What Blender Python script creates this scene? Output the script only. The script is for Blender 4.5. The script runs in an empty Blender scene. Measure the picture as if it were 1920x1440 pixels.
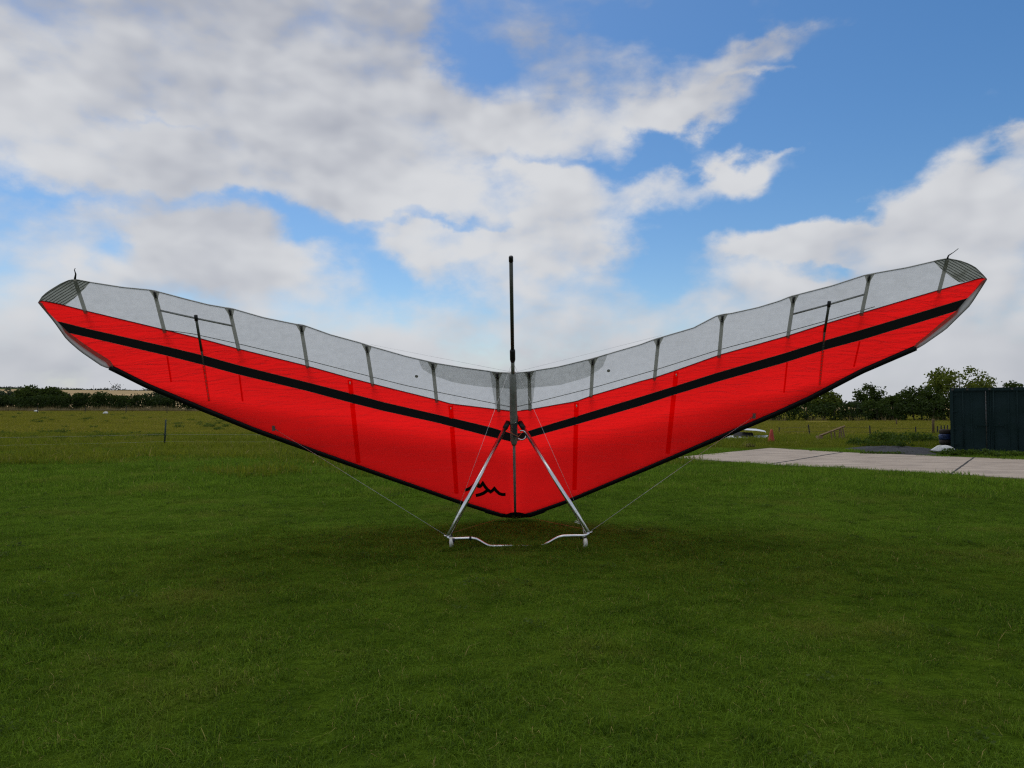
import bpy, math, random
import numpy as np
from mathutils import Vector, Matrix
random.seed(7)
RNG = np.random.default_rng(7)
scene = bpy.context.scene
COL = scene.collection

# ------------------------------------------------------------------ camera
F, CX, CY = 1330.0, 960.0, 720.0          # focal length and centre in photo pixels (1920 x 1440)
EYE = np.array([0.0, 0.0, 1.6])
PITCH = math.atan2(46.0, F)
cam = bpy.data.cameras.new("camera")
cam.sensor_width = 36.0
cam.lens = F / 1920.0 * 36.0
cam.clip_start, cam.clip_end = 0.05, 12000
cam_o = bpy.data.objects.new("camera", cam)
cam_o.location = EYE
cam_o.rotation_euler = (math.pi / 2 + PITCH, 0, 0)
COL.objects.link(cam_o)
scene.camera = cam_o

# ------------------------------------------------------------------ sun, sky, exposure
SUN_EL, SUN_AZ = math.radians(60), math.radians(-30)      # azimuth from +Y, negative = left
sun = bpy.data.lights.new("sun", 'SUN')
sun.energy, sun.angle, sun.color = 1.5, math.radians(70), (1.0, 0.95, 0.88)
sun_o = bpy.data.objects.new("sun", sun)
sd = Vector((math.sin(SUN_AZ) * math.cos(SUN_EL), math.cos(SUN_AZ) * math.cos(SUN_EL), math.sin(SUN_EL)))
sun_o.rotation_euler = (-sd).to_track_quat('-Z', 'Y').to_euler()
COL.objects.link(sun_o)
vs = scene.view_settings
vs.view_transform, vs.look, vs.gamma, vs.exposure, vs.use_curve_mapping = 'Standard', 'None', 1.0, 0.0, False


class NT:
    """small helper round a node tree"""
    def __init__(s, tree):
        s.t = tree; s.n = tree.nodes; s.l = tree.links

    def add(s, kind, ins=None, **kw):
        nd = s.n.new(kind)
        for k, v in kw.items():
            setattr(nd, k, v)
        for k, v in (ins or {}).items():
            sock = nd.inputs[k]
            if isinstance(v, bpy.types.NodeSocket):
                s.l.new(v, sock)
            else:
                sock.default_value = v
        return nd

    def math(s, op, a, b=None, c=None, clamp=False):
        ins = {0: a}
        if b is not None: ins[1] = b
        if c is not None: ins[2] = c
        return s.add('ShaderNodeMath', ins, operation=op, use_clamp=clamp).outputs[0]

    def vmath(s, op, a, b=None, c=None):
        ins = {0: a}
        if b is not None: ins[1] = b
        if c is not None: ins[2] = c
        nd = s.add('ShaderNodeVectorMath', ins, operation=op)
        return nd.outputs['Value'] if op in ('DOT_PRODUCT', 'LENGTH') else nd.outputs[0]

    def noise(s, vec, scale, detail=4, rough=0.55, dist=0.0):
        return s.add('ShaderNodeTexNoise', {'Vector': vec, 'Scale': scale, 'Detail': detail, 'Roughness': rough, 'Distortion': dist}).outputs['Fac']

    def ramp(s, fac, lo, hi, a=0.0, b=1.0, smooth=True):
        return s.add('ShaderNodeMapRange', {0: fac, 1: lo, 2: hi, 3: a, 4: b}, interpolation_type='SMOOTHSTEP' if smooth else 'LINEAR').outputs[0]

    def mix(s, fac, a, b):
        nd = s.add('ShaderNodeMix', data_type='RGBA')
        for i, v in ((0, fac), (6, a), (7, b)):
            if isinstance(v, bpy.types.NodeSocket): s.l.new(v, nd.inputs[i])
            else: nd.inputs[i].default_value = v if i == 0 else (*v, 1.0)[:4]
        return nd.outputs[2]


world = bpy.data.worlds.new("World")
scene.world = world
world.use_nodes = True
w = NT(world.node_tree)
w.n.clear()
sky = w.add('ShaderNodeTexSky', sky_type='NISHITA', sun_disc=False, sun_elevation=SUN_EL, sun_rotation=SUN_AZ,
            altitude=50.0, air_density=1.0, dust_density=0.6, ozone_density=2.2)
geo = w.add('ShaderNodeTexCoord').outputs['Generated']
sep = w.add('ShaderNodeSeparateXYZ', {0: geo})
X, Y, Z = sep.outputs
hor = w.math('SQRT', w.math('ADD', w.math('MULTIPLY', X, X), w.math('MULTIPLY', Y, Y)))
az = w.math('ARCTAN2', X, Y)
el = w.math('DIVIDE', Z, w.math('MAXIMUM', hor, 0.02))
ae = w.add('ShaderNodeCombineXYZ', {0: az, 1: el, 2: 0.0}).outputs[0]
# cloud layer seen in perspective: direction projected on a flat layer
zz = w.math('ADD', w.math('MAXIMUM', Z, 0.0), 0.16)
lay = w.add('ShaderNodeCombineXYZ', {0: w.math('DIVIDE', X, zz), 1: w.math('DIVIDE', Y, zz), 2: 0.0}).outputs[0]
BLOBS = [  # cloud masses and gaps of this sky: x, y, radius x, radius y (photo pixels), weight
    (200, 70, 420, 130, .9), (560, 90, 260, 130, .8), (690, 40, 110, 90, .5), (60, 240, 230, 75, .7), (260, 280, 210, 50, .6), (640, 180, 210, 80, .6), (780, 240, 150, 60, .5),
    (620, 320, 330, 62, .85), (1050, 235, 190, 65, .85), (1210, 215, 80, 40, .5), (830, 340, 130, 45, .4), (230, 210, 90, 14, -.45), (300, 212, 60, 10, -.3),
    (880, 120, 60, 85, -.75), (860, 30, 60, 50, -.3), (1060, 90, 120, 60, .34), (1180, 30, 200, 60, -.35), (980, 160, 40, 30, -.2), (1010, 308, 130, 15, -.55), (800, 393, 160, 12, -.55), (1190, 300, 60, 26, -.4),
    (90, 345, 170, 16, -.35), (420, 372, 130, 15, -.4), (560, 408, 130, 24, -.5), (680, 455, 60, 46, -.65), (740, 510, 50, 26, -.55), (195, 445, 70, 32, -.6), (810, 560, 80, 26, -.45), (960, 360, 60, 26, -.25),
    (330, 430, 160, 52, .7), (480, 470, 150, 60, .65), (50, 440, 110, 60, .35), (820, 445, 130, 50, .8), (960, 440, 150, 46, .8), (1100, 465, 100, 44, .7),
    (1120, 375, 130, 46, .62), (1030, 330, 70, 24, .35), (960, 560, 1600, 60, .35),
    (1620, 200, 330, 150, -.9), (1820, 110, 240, 180, -.7), (1500, 20, 300, 60, -.3), (1330, 405, 150, 38, -.6), (1260, 470, 70, 50, -.6), (1360, 520, 90, 26, -.35), (1560, 380, 90, 30, -.5), (1270, 290, 30, 40, -.3),
    (1385, 315, 115, 38, 1.35), (1240, 285, 40, 34, -.5), (1330, 245, 130, 20, -.45), (1330, 300, 60, 24, .3), (1480, 66, 120, 30, .85), (1400, 95, 70, 28, .5), (1300, 165, 85, 48, .75), (1370, 190, 90, 34, .6), (1430, 128, 110, 10, .6), (1520, 285, 60, 10, .55),
    (1450, 470, 150, 34, .95), (1520, 425, 80, 34, .8), (1650, 450, 130, 55, .9), (1790, 390, 110, 75, 1.0), (1880, 360, 110, 80, 1.1), (1910, 255, 56, 34, 1.25), (1750, 520, 260, 70, .6), (1550, 510, 66, 18, -.9),
]
bw = w.add('ShaderNodeTexNoise', {'Vector': w.vmath('MULTIPLY', ae, (1, 1.3, 1)), 'Scale': 9.0, 'Detail': 7.0, 'Roughness': .55}).outputs['Color']
aew = w.vmath('MULTIPLY_ADD', w.vmath('SUBTRACT', bw, (.5, .5, .5)), (.17, .13, 0), ae)      # billowed outlines
acc = None
for (bx, by, rx, ry, wt) in BLOBS:
    a0 = math.atan((bx - CX) / F); e0 = (766 - by) / F * math.cos(a0)
    sx, sy = F / rx / max(math.cos(a0) ** 2, .5) * 0.95, F / ry / math.cos(a0)
    d = w.vmath('MULTIPLY_ADD', aew, (sx, sy, 0), (-a0 * sx, -e0 * sy, 0))
    g = w.math('POWER', 0.42, w.vmath('DOT_PRODUCT', d, d))
    acc = w.math('MULTIPLY', g, wt) if acc is None else w.math('MULTIPLY_ADD', g, wt, acc)
warp = w.add('ShaderNodeTexNoise', {'Vector': w.vmath('MULTIPLY', ae, (1, 1.6, 1)), 'Scale': 5.0, 'Detail': 4.0})
wsub = w.vmath('SUBTRACT', warp.outputs['Color'], (.5, .5, .5))
ae2 = w.vmath('MULTIPLY_ADD', wsub, (.05, .05, .05), w.vmath('MULTIPLY', ae, (1, 1.45, 1)))
base = w.math('MINIMUM', w.math('MAXIMUM', acc, -.75), .8)
n1 = w.noise(lay, 1.3, 5, .5)
n2 = w.noise(ae2, 6.0, 12, .57)
n2b = w.noise(w.vmath('ADD', ae2, (-.014, .030, 0)), 6.0, 3, .5)      # the same field a little towards the sun: lit and shaded sides
dens = w.math('ADD', base, w.math('MULTIPLY_ADD', n1, .7, w.math('MULTIPLY_ADD', n2, 2.8, -1.59)))
# the sky away from the gaps in view is mostly cloud, and solid cloud low down
more = w.math('ADD', w.math('MULTIPLY', w.ramp(w.math('ABSOLUTE', az), .72, 1.25), .42), w.math('MULTIPLY', w.ramp(el, .66, 1.1), .38))
more = w.math('ADD', more, w.ramp(el, .01, .17, .9, 0.0))
dens = w.math('ADD', dens, more)
cov = w.ramp(dens, -.15, .95)
cov = w.math('MULTIPLY', cov, 0.975)
lit = w.math('MULTIPLY', w.math('SUBTRACT', n2b, w.noise(ae2, 6.0, 3, .5)), 1.5)
big_ = w.noise(w.vmath('ADD', ae2, (.3, .7, 2.0)), 3.0, 5, .5)
shade = w.math('ADD', lit, w.math('MULTIPLY_ADD', big_, 1.3, w.math('MULTIPLY', w.ramp(el, .28, .60), .42)))
shade = w.ramp(shade, .38, 1.35)
ccol = w.mix(shade, (.69, .70, .72), (.38, .40, .46))
low = w.ramp(el, 0.0, .16, 1.0, 0.0)
ccol = w.mix(w.math('MULTIPLY', low, .5), ccol, (.45, .475, .54))
bg1 = w.add('ShaderNodeBackground', {'Color': w.add('ShaderNodeHueSaturation', {'Saturation': 1.3, 'Color': sky.outputs[0]}).outputs[0], 'Strength': 0.11})
bg2 = w.add('ShaderNodeBackground', {'Color': ccol, 'Strength': 1.0})
mx = w.add('ShaderNodeMixShader', {0: cov, 1: bg1.outputs[0], 2: bg2.outputs[0]})
wo = w.add('ShaderNodeOutputWorld', {0: mx.outputs[0]})
world.cycles.sampling_method = 'MANUAL'
world.cycles.sample_map_resolution = 512
scene.cycles.use_denoising = False
scene.cycles.filter_width = 1.25

# ------------------------------------------------------------------ geometry helpers
def ray(u, v):
    x, z = (u - CX) / F, -(v - CY) / F
    c, s = math.cos(PITCH), math.sin(PITCH)
    return np.array([x, c - z * s, s + z * c])

def smooth(a, b, x):
    t = np.clip((x - a) / (b - a), 0, 1)
    return t * t * (3 - 2 * t)

def terrain(x, y):
    x, y = np.asarray(x, float), np.asarray(y, float)
    z = 0.95 * smooth(38, 155, y) * smooth(20, -60, x)
    z = z + 0.03 * np.sin(x * .21 + 1) * np.sin(y * .17) * smooth(12, 20, y) * (1 - .7 * smooth(5, 12, x) * smooth(40, 30, y))
    return z

def ground(u, v):
    d = ray(u, v); s = 20.0
    for _ in range(60):
        p = EYE + d * s
        s = s + 0.6 * ((p[2] - float(terrain(p[0], p[1]))) / max(-d[2], 1e-3) )
        s = min(max(s, 1), 400)
    return EYE + d * s

def depth(u, v, y):
    d = ray(u, v)
    return EYE + d * (y / d[1])

def new_mesh(name, verts, faces, mat, parent=None, smooth_shade=False, uv=None):
    me = bpy.data.meshes.new(name)
    me.from_pydata([tuple(map(float, p)) for p in verts], [], [tuple(map(int, f)) for f in faces])
    if mat is not None: me.materials.append(mat)
    if smooth_shade: me.polygons.foreach_set('use_smooth', [True] * len(me.polygons))
    if uv is not None:
        lay_ = me.uv_layers.new(name='UVMap')
        vi = np.empty(len(me.loops), np.int32); me.loops.foreach_get('vertex_index', vi)
        lay_.data.foreach_set('uv', np.asarray(uv, np.float32)[vi].ravel())
    me.update()
    o = bpy.data.objects.new(name, me)
    COL.objects.link(o)
    if parent is not None: o.parent = parent
    return o

def big_mesh(name, V, nper, mat, parent=None, attr=None, link=True, smooth_shade=False):
    """V: (n, nper, 3) separate polygons"""
    n = len(V)
    me = bpy.data.meshes.new(name)
    me.vertices.add(n * nper); me.vertices.foreach_set('co', V.reshape(-1).astype(np.float32))
    me.loops.add(n * nper); me.loops.foreach_set('vertex_index', np.arange(n * nper, dtype=np.int32))
    me.polygons.add(n); me.polygons.foreach_set('loop_start', np.arange(0, n * nper, nper, dtype=np.int32))
    if mat is not None: me.materials.append(mat)
    if attr is not None:
        a = me.attributes.new('tint', 'FLOAT', 'POINT'); a.data.foreach_set('value', np.repeat(attr, nper).astype(np.float32))
    me.update(calc_edges=True)
    o = bpy.data.objects.new(name, me)
    if link: COL.objects.link(o)
    if parent is not None: o.parent = parent
    return o

class MB:
    """collects shapes into one mesh"""
    def __init__(s): s.v, s.f = [], []
    def poly(s, pts, faces):
        o = len(s.v); s.v += [np.asarray(p, float) for p in pts]; s.f += [tuple(i + o for i in f) for f in faces]; return s
    def box(s, c, size, M=None):
        c = np.asarray(c, float); h = np.asarray(size, float) / 2
        P = [np.array([a, b, d]) * h for a in (-1, 1) for b in (-1, 1) for d in (-1, 1)]
        if M is not None: P = [M @ p for p in P]
        return s.poly([c + p for p in P], [(0, 1, 3, 2), (4, 6, 7, 5), (0, 4, 5, 1), (2, 3, 7, 6), (0, 2, 6, 4), (1, 5, 7, 3)])
    def tube(s, pts, r, n=8, caps=True, squash=None):
        pts = [np.asarray(p, float) for p in pts]; m = len(pts)
        rs = [r] * m if np.isscalar(r) else list(r)
        o = len(s.v); up = None
        for i, p in enumerate(pts):
            t = pts[min(i + 1, m - 1)] - pts[max(i - 1, 0)]; t = t / (np.linalg.norm(t) + 1e-12)
            if up is None:
                ref = np.array([0, 0, 1.]) if abs(t[2]) < .9 else np.array([1., 0, 0])
                if squash is not None: ref = np.asarray(squash[1], float)
                up = ref
            a = np.cross(t, up); a /= np.linalg.norm(a) + 1e-12
            b = np.cross(a, t); up = b
            for k in range(n):
                th = 2 * math.pi * k / n
                q = squash[0] if squash is not None else 1.0
                s.v.append(p + rs[i] * (math.cos(th) * a * q + math.sin(th) * b))
        for i in range(m - 1):
            for k in range(n):
                s.f.append((o + i * n + k, o + i * n + (k + 1) % n, o + (i + 1) * n + (k + 1) % n, o + (i + 1) * n + k))
        if caps:
            s.f.append(tuple(o + k for k in range(n))[::-1]); s.f.append(tuple(o + (m - 1) * n + k for k in range(n)))
        return s
    def build(s, name, mat, parent=None, sm=False):
        return new_mesh(name, s.v, s.f, mat, parent, sm)

def lathe(mb, c, axis, prof, n=16):
    """prof: list of (distance along axis, radius)"""
    c = np.asarray(c, float); axis = np.asarray(axis, float) / np.linalg.norm(axis)
    ref = np.array([0, 0, 1.]) if abs(axis[2]) < .9 else np.array([1., 0, 0])
    a = np.cross(axis, ref); a /= np.linalg.norm(a); b = np.cross(axis, a)
    o = len(mb.v)
    for (h, r) in prof:
        for k in range(n):
            th = 2 * math.pi * k / n
            mb.v.append(c + axis * h + r * (math.cos(th) * a + math.sin(th) * b))
    for i in range(len(prof) - 1):
        for k in range(n):
            mb.f.append((o + i * n + k, o + i * n + (k + 1) % n, o + (i + 1) * n + (k + 1) % n, o + (i + 1) * n + k))
    mb.f.append(tuple(o + k for k in range(n))[::-1]); mb.f.append(tuple(o + (len(prof) - 1) * n + k for k in range(n)))
    return mb

def tag(o, label=None, cat=None, group=None, kind=None):
    if label: o['label'] = label
    if cat: o['category'] = cat
    if group: o['group'] = group
    if kind: o['kind'] = kind
    return o

def empty(name, loc=(0, 0, 0)):
    o = bpy.data.objects.new(name, None); COL.objects.link(o); o.location = tuple(map(float, loc)); o.empty_display_size = .1
    return o

def thing(name, label, cat, loc, group=None):
    o = tag(empty(name, loc), label, cat, group)
    o['_'] = 1; del o['_']
    return o

def local(root, mb):
    """move a builder's world-space points into the root's own space"""
    L = np.array(root.location)
    mb.v = [p - L for p in mb.v]
    return mb

# ------------------------------------------------------------------ materials
def mat(name):
    m = bpy.data.materials.new(name); m.use_nodes = True
    t = NT(m.node_tree); t.n.clear()
    return m, t, t.add('ShaderNodeOutputMaterial')

def simple(name, col, rough=.6, metal=0.0, var=.25, scale=8.0, bump=.0, bscale=40.0, spec=.4, col2=None):
    m, t, out = mat(name)
    tc = t.add('ShaderNodeTexCoord').outputs['Object']
    n = t.noise(tc, scale, 5, .6)
    c2 = col2 or tuple(c * (1 - var) for c in col)
    c = t.mix(t.ramp(n, .35, .7), col, c2)
    p = t.add('ShaderNodeBsdfPrincipled', {'Base Color': c, 'Roughness': rough, 'Metallic': metal, 'Specular IOR Level': spec})
    if bump:
        b = t.add('ShaderNodeBump', {'Height': t.noise(tc, bscale, 4), 'Strength': bump, 'Distance': .02})
        t.l.new(b.outputs[0], p.inputs['Normal'])
    t.l.new(p.outputs[0], out.inputs[0])
    return m

def cloth(name, col, trans, tr_w=.75, wrinkle=.3, speck=0.0, gloss=.03, stripes=None, dirt=0.0, alpha=1.0):
    """thin sailcloth: part reflected, part let through"""
    m, t, out = mat(name)
    uv = t.add('ShaderNodeTexCoord').outputs['UV']
    a = t.vmath('MULTIPLY', uv, (1.6, 9.0, 1.0))
    h1 = t.noise(a, 1.1, 5, .55, 1.6)
    h2 = t.noise(t.vmath('MULTIPLY', uv, (3.0, 34.0, 1.0)), 1.0, 3, .5, .4)
    h3 = t.noise(uv, 1.1, 3)
    h = t.math('MULTIPLY_ADD', h2, .12, t.math('MULTIPLY_ADD', h3, 1.2, h1))
    b = t.add('ShaderNodeBump', {'Height': h, 'Strength': wrinkle, 'Distance': .06}).outputs[0]
    f = t.ramp(t.noise(uv, .8, 6, .6), .3, .75)
    k = 1.0
    c1, c2 = t.mix(f, col, tuple(v * .88 for v in col)), t.mix(f, trans, tuple(v * .9 for v in trans))
    if speck:
        sp = t.ramp(t.noise(t.vmath('MULTIPLY', uv, (1, 1.6, 1)), 95.0, 3, .7), .36, .62)
        big = t.ramp(t.noise(uv, 14.0, 4, .7), .3, .7)
        sp = t.math('MULTIPLY', t.math('MULTIPLY_ADD', big, .35, t.math('MULTIPLY', sp, .65)), speck)
        c2 = t.mix(sp, c2, tuple(v * .45 for v in trans)); c1 = t.mix(sp, c1, tuple(v * .6 for v in col))
    if dirt:
        dn = t.math('MULTIPLY', t.ramp(t.noise(uv, 3.0, 6, .65), .5, .8), dirt)
        c2 = t.mix(dn, c2, (.10, .10, .05)); c1 = t.mix(dn, c1, (.10, .10, .05))
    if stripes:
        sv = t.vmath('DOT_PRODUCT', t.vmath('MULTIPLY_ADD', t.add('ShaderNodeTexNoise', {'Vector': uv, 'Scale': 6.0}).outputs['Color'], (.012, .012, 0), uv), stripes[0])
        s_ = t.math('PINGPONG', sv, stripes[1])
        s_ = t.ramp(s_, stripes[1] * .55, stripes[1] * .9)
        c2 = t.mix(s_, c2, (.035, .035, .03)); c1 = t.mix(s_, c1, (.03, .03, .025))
    df = t.add('ShaderNodeBsdfDiffuse', {'Color': c1, 'Normal': b})
    tr = t.add('ShaderNodeBsdfTranslucent', {'Color': c2, 'Normal': b})
    mx_ = t.add('ShaderNodeMixShader', {0: tr_w, 1: df.outputs[0], 2: tr.outputs[0]})
    gl = t.add('ShaderNodeBsdfGlossy', {'Color': (1, 1, 1, 1), 'Roughness': .45, 'Normal': b})
    sh = t.add('ShaderNodeMixShader', {0: gloss, 1: mx_.outputs[0], 2: gl.outputs[0]}).outputs[0]
    if alpha < 1:
        tp = t.add('ShaderNodeBsdfTransparent', {'Color': (1, 1, 1, 1)})
        sh = t.add('ShaderNodeMixShader', {0: alpha, 1: tp.outputs[0], 2: sh}).outputs[0]
    t.l.new(sh, out.inputs[0])
    return m

def foliage(name, dark, light, dry=None, dry_amt=0.0, trans=.35, nscale=.35, big=.05, patch=None, gloss=.008):
    m, t, out = mat(name)
    pos = t.add('ShaderNodeNewGeometry').outputs['Position']
    tint = t.add('ShaderNodeAttribute', attribute_name='tint').outputs['Fac']
    n = t.noise(pos, nscale, 4, .6); nb = t.noise(pos, big, 3, .5)
    rnd = t.add('ShaderNodeObjectInfo').outputs['Random']
    tint_ = t.math('MULTIPLY_ADD', rnd, .35, t.math('MULTIPLY_ADD', tint, .9, -.25))
    f = t.math('ADD', tint_, t.math('MULTIPLY_ADD', n, 1.3, t.math('MULTIPLY_ADD', nb, .9, -.95)), clamp=True)
    c = t.mix(f, dark, light)
    if patch: # worn, drier areas of the sward with a shape of their own
        c = t.mix(t.math('MULTIPLY', t.ramp(t.noise(pos, patch[1], 5, .6), .5, .72), patch[2]), c, patch[0])
    if dry:
        c = t.mix(t.ramp(tint, 1.0 - dry_amt, 1.0 - dry_amt + .02), c, dry)
    df = t.add('ShaderNodeBsdfDiffuse', {'Color': c})
    tr = t.add('ShaderNodeBsdfTranslucent', {'Color': t.mix(.5, c, tuple(min(1, v * 1.6) for v in light))})
    s1 = t.add('ShaderNodeMixShader', {0: trans, 1: df.outputs[0], 2: tr.outputs[0]})
    gl = t.add('ShaderNodeBsdfGlossy', {'Color': (1, 1, 1, 1), 'Roughness': .5})
    s2 = t.add('ShaderNodeMixShader', {0: gloss, 1: s1.outputs[0], 2: gl.outputs[0]})
    t.l.new(s2.outputs[0], out.inputs[0])
    return m

M = {}
M['red'] = cloth('red_sailcloth', (.56, .008, .008), (.94, .012, .012), .88, .75, 0, .012)
M['upper_white'] = cloth('white_upper_cloth', (.62, .62, .60), (.92, .92, .90), .9, .1, 0, .02)
M['red_pocket'] = cloth('red_pocket_cloth', (.5, .006, .008), (.92, .013, .014), .93, .1, 0, .012)
M['black_cloth'] = cloth('black_sailcloth', (.008, .008, .009), (.012, .012, .013), .3, .15, 0, .012)
M['scrim'] = cloth('grey_scrim_sail', (.46, .475, .48), (.74, .76, .77), .78, .10, .45, .03, dirt=.10)
M['scrim2'] = cloth('grey_reinforcement', (.40, .41, .40), (.90, .91, .89), .80, .25, .4, .02, dirt=.08)
M['pocket'] = cloth('batten_pocket_cloth', (.20, .205, .18), (.48, .48, .42), .65, .1, .2, .02)
M['gusset'] = cloth('gusset_cloth', (.25, .25, .22), (.55, .55, .49), .7, .1, .2, .02)
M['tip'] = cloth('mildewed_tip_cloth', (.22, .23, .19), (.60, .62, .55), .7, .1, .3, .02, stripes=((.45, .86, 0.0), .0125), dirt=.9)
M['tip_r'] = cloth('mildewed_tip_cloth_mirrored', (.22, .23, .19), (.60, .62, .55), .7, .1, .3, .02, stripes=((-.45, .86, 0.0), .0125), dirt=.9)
M['fairing'] = cloth('clear_tip_fairing', (.22, .225, .22), (.30, .305, .30), .5, .1, .2, .05, dirt=.6, alpha=.9)
M['alu'] = simple('brushed_aluminium', (.80, .81, .82), .24, 1.0, .15, 14)
M['alu_dull'] = simple('dull_aluminium', (.33, .33, .31), .5, .8, .25, 9)
M['olive_tube'] = simple('dark_anodised_tube', (.10, .105, .09), .42, .55, .2, 6)
M['keel_cloth'] = simple('grey_keel_pocket', (.27, .27, .245), .8, 0, .3, 10, .2, 30)
M['black_plastic'] = simple('black_plastic', (.012, .012, .013), .5, 0, .2)
M['white_plastic'] = simple('white_plastic_wheel', (.72, .71, .66), .5, 0, .25, 18, col2=(.45, .45, .36))
M['wire'] = simple('steel_wire', (.55, .56, .57), .4, .6, .1)
M['rope'] = simple('orange_cord', (.5, .13, .06), .8)
M['cord'] = simple('pale_cord', (.62, .6, .5), .8)

# ------------------------------------------------------------------ ground
def ground_material():
    m, t, out = mat('field_ground')
    pos = t.add('ShaderNodeNewGeometry').outputs['Position']
    sp = t.add('ShaderNodeSeparateXYZ', {0: pos})
    n1 = t.noise(pos, .35, 6, .6); n2 = t.noise(pos, 3.0, 5, .65); n3 = t.noise(pos, .06, 4)
    lawn = t.mix(t.ramp(n2, .3, .7), (.040, .075, .006), (.075, .125, .010))
    lawn = t.mix(t.math('MULTIPLY', t.ramp(n1, .5, .75), .6), lawn, (.085, .085, .014))
    far = t.mix(t.ramp(n1, .3, .7), (.10, .115, .012), (.15, .15, .02))
    far = t.mix(t.math('MULTIPLY', t.ramp(n3, .45, .65), .6), far, (.18, .155, .03))
    far = t.mix(t.math('MULTIPLY', t.ramp(n2, .52, .8), .5), far, (.06, .08, .01))
    wob = t.math('MULTIPLY_ADD', n3, 10.0, sp.outputs[1])
    c = t.mix(t.ramp(wob, 26, 42), lawn, far)
    p = t.add('ShaderNodeBsdfDiffuse', {'Color': c, 'Roughness': 1.0})
    b = t.add('ShaderNodeBump', {'Height': t.math('ADD', n2, t.noise(pos, 14.0, 4)), 'Strength': .7, 'Distance': .12})
    t.l.new(b.outputs[0], p.inputs['Normal']); t.l.new(p.outputs[0], out.inputs[0])
    return m

def grid(name, xs, ys, zf, m):
    XX, YY = np.meshgrid(xs, ys); ZZ = zf(XX, YY)
    V = np.stack([XX, YY, ZZ], -1).reshape(-1, 3); nx = len(xs)
    Fc = [(j * nx + i, j * nx + i + 1, (j + 1) * nx + i + 1, (j + 1) * nx + i) for j in range(len(ys) - 1) for i in range(nx - 1)]
    return new_mesh(name, V, Fc, m, None, True)

g1 = np.concatenate([-np.geomspace(4000, 62, 22), np.linspace(-60, 60, 81), np.geomspace(62, 4000, 22)])
g2 = np.concatenate([np.linspace(-30, 60, 61), np.geomspace(62, 5000, 40)])
tag(grid('ground', g1, g2, terrain, ground_material()), kind='structure')

# far hill with a pale stubble field
m, t, out = mat('stubble_hill')
pos = t.add('ShaderNodeNewGeometry').outputs['Position']
nn = t.noise(t.vmath('MULTIPLY', pos, (.004, .012, 0)), 1.0, 4, .55)
c = t.mix(t.ramp(nn, .4, .6), (.46, .335, .19), (.36, .27, .15))
vor = t.add('ShaderNodeTexVoronoi', {'Vector': t.vmath('MULTIPLY', pos, (.0022, .006, 0)), 'Scale': 1.0}).outputs['Color']
c = t.mix(t.ramp(t.add('ShaderNodeSeparateXYZ', {0: vor}).outputs[0], .72, .76), c, (.07, .09, .035))
t.l.new(t.add('ShaderNodeBsdfDiffuse', {'Color': c}).outputs[0], out.inputs[0])
HU = [-900, -600, 0, 120, 290, 700, 1200, 1580, 1900, 2600]; HP = [30, 33, 37, 34, 32, 26, 15, 7, 9, 12]
def hill_z(x, y):
    u = CX + F * x / y
    crest = np.interp(u, HU, HP) / F * 1250 + 1.6
    return -1.0 + (crest + 1.0) * smooth(430, 1250, y) - .00002 * np.maximum(y - 1250, 0) ** 2
HILL = tag(grid('hill', np.linspace(-2600, 2600, 90), np.linspace(430, 1900, 36), hill_z, m), kind='structure')

# ------------------------------------------------------------------ the hang glider
NOSE = depth(966, 966, 10.2)
roll, yaw, KA = math.radians(1.38), math.radians(.45), math.radians(52.8)
R_ = np.array(Matrix.Rotation(-yaw * 0 + yaw, 3, 'Z') @ Matrix.Rotation(-roll, 3, 'Y'))
EXV = R_ @ np.array([1., 0, 0])
KV = R_ @ np.array([0, -math.cos(KA), math.sin(KA)])
NV = np.cross(EXV, KV); NV = NV if NV[1] > 0 else -NV     # towards the upper surface, away from the camera
TAN = math.tan(math.radians(27.5))

def wing_w(x, tt):
    a = max(0.0, tt - abs(x) * TAN)
    return .07 * a * math.sin(math.pi * min(abs(x) / 5.6, 1)) + .05 * a * abs(x) / 5 - .02 * math.exp(-(x / .25) ** 2) * min(a, 1)

def wing_pt(x, tt, off=0.0):
    return NOSE + x * EXV + tt * KV + (wing_w(x, tt) + off) * NV

def on_wing(u, v, off=0.0, uvout=False):
    d = ray(u, v); w_ = off
    for _ in range(12):
        s = np.dot(NOSE + w_ * NV - EYE, NV) / np.dot(d, NV)
        r = EYE + d * s - NOSE
        x, tt = np.dot(r, EXV), np.dot(r, KV)
        w_ = wing_w(x, tt) + off
    p = EYE + d * s
    return (p, (x, tt)) if uvout else p

def C(*pts):
    xs = [p[0] for p in pts]; ys = [p[1] for p in pts]
    return lambda x: float(np.interp(x, xs, ys))

te_l = C((72, 567), (77, 558), (84, 551), (95, 543), (115, 531), (128, 525.5), (140, 523), (169, 528.5), (230, 538), (286, 543.5), (296, 546), (352, 561), (390, 570.5), (422, 576), (434, 577.5), (460, 585), (495, 595), (554, 607), (568, 608.5), (620, 627), (679, 643), (695, 648.5), (720, 655.5), (760, 667), (805, 677.5), (818, 680.5), (870, 689), (932, 697.3), (963, 698.5))
te_r = C((963, 698.5), (992, 696), (1045, 687.5), (1105, 673), (1118, 669.5), (1160, 657), (1200, 645.5), (1228, 635), (1242, 631), (1300, 614), (1342, 592), (1355, 588.5), (1370, 587), (1420, 576), (1460, 564), (1482, 555), (1496, 551.5), (1560, 535), (1620, 515.5), (1640, 511.5), (1700, 501), (1760, 487), (1776, 484), (1800, 488.5), (1818, 495), (1830, 502), (1842, 514), (1850, 523))
red_l = C((72, 567), (79, 563.5), (112, 570), (162, 583), (308, 618), (381, 636), (445, 653.5), (576, 686), (656, 708.5), (720, 725), (760, 735), (817, 749), (845, 757), (932, 767.5), (963, 771))
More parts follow.
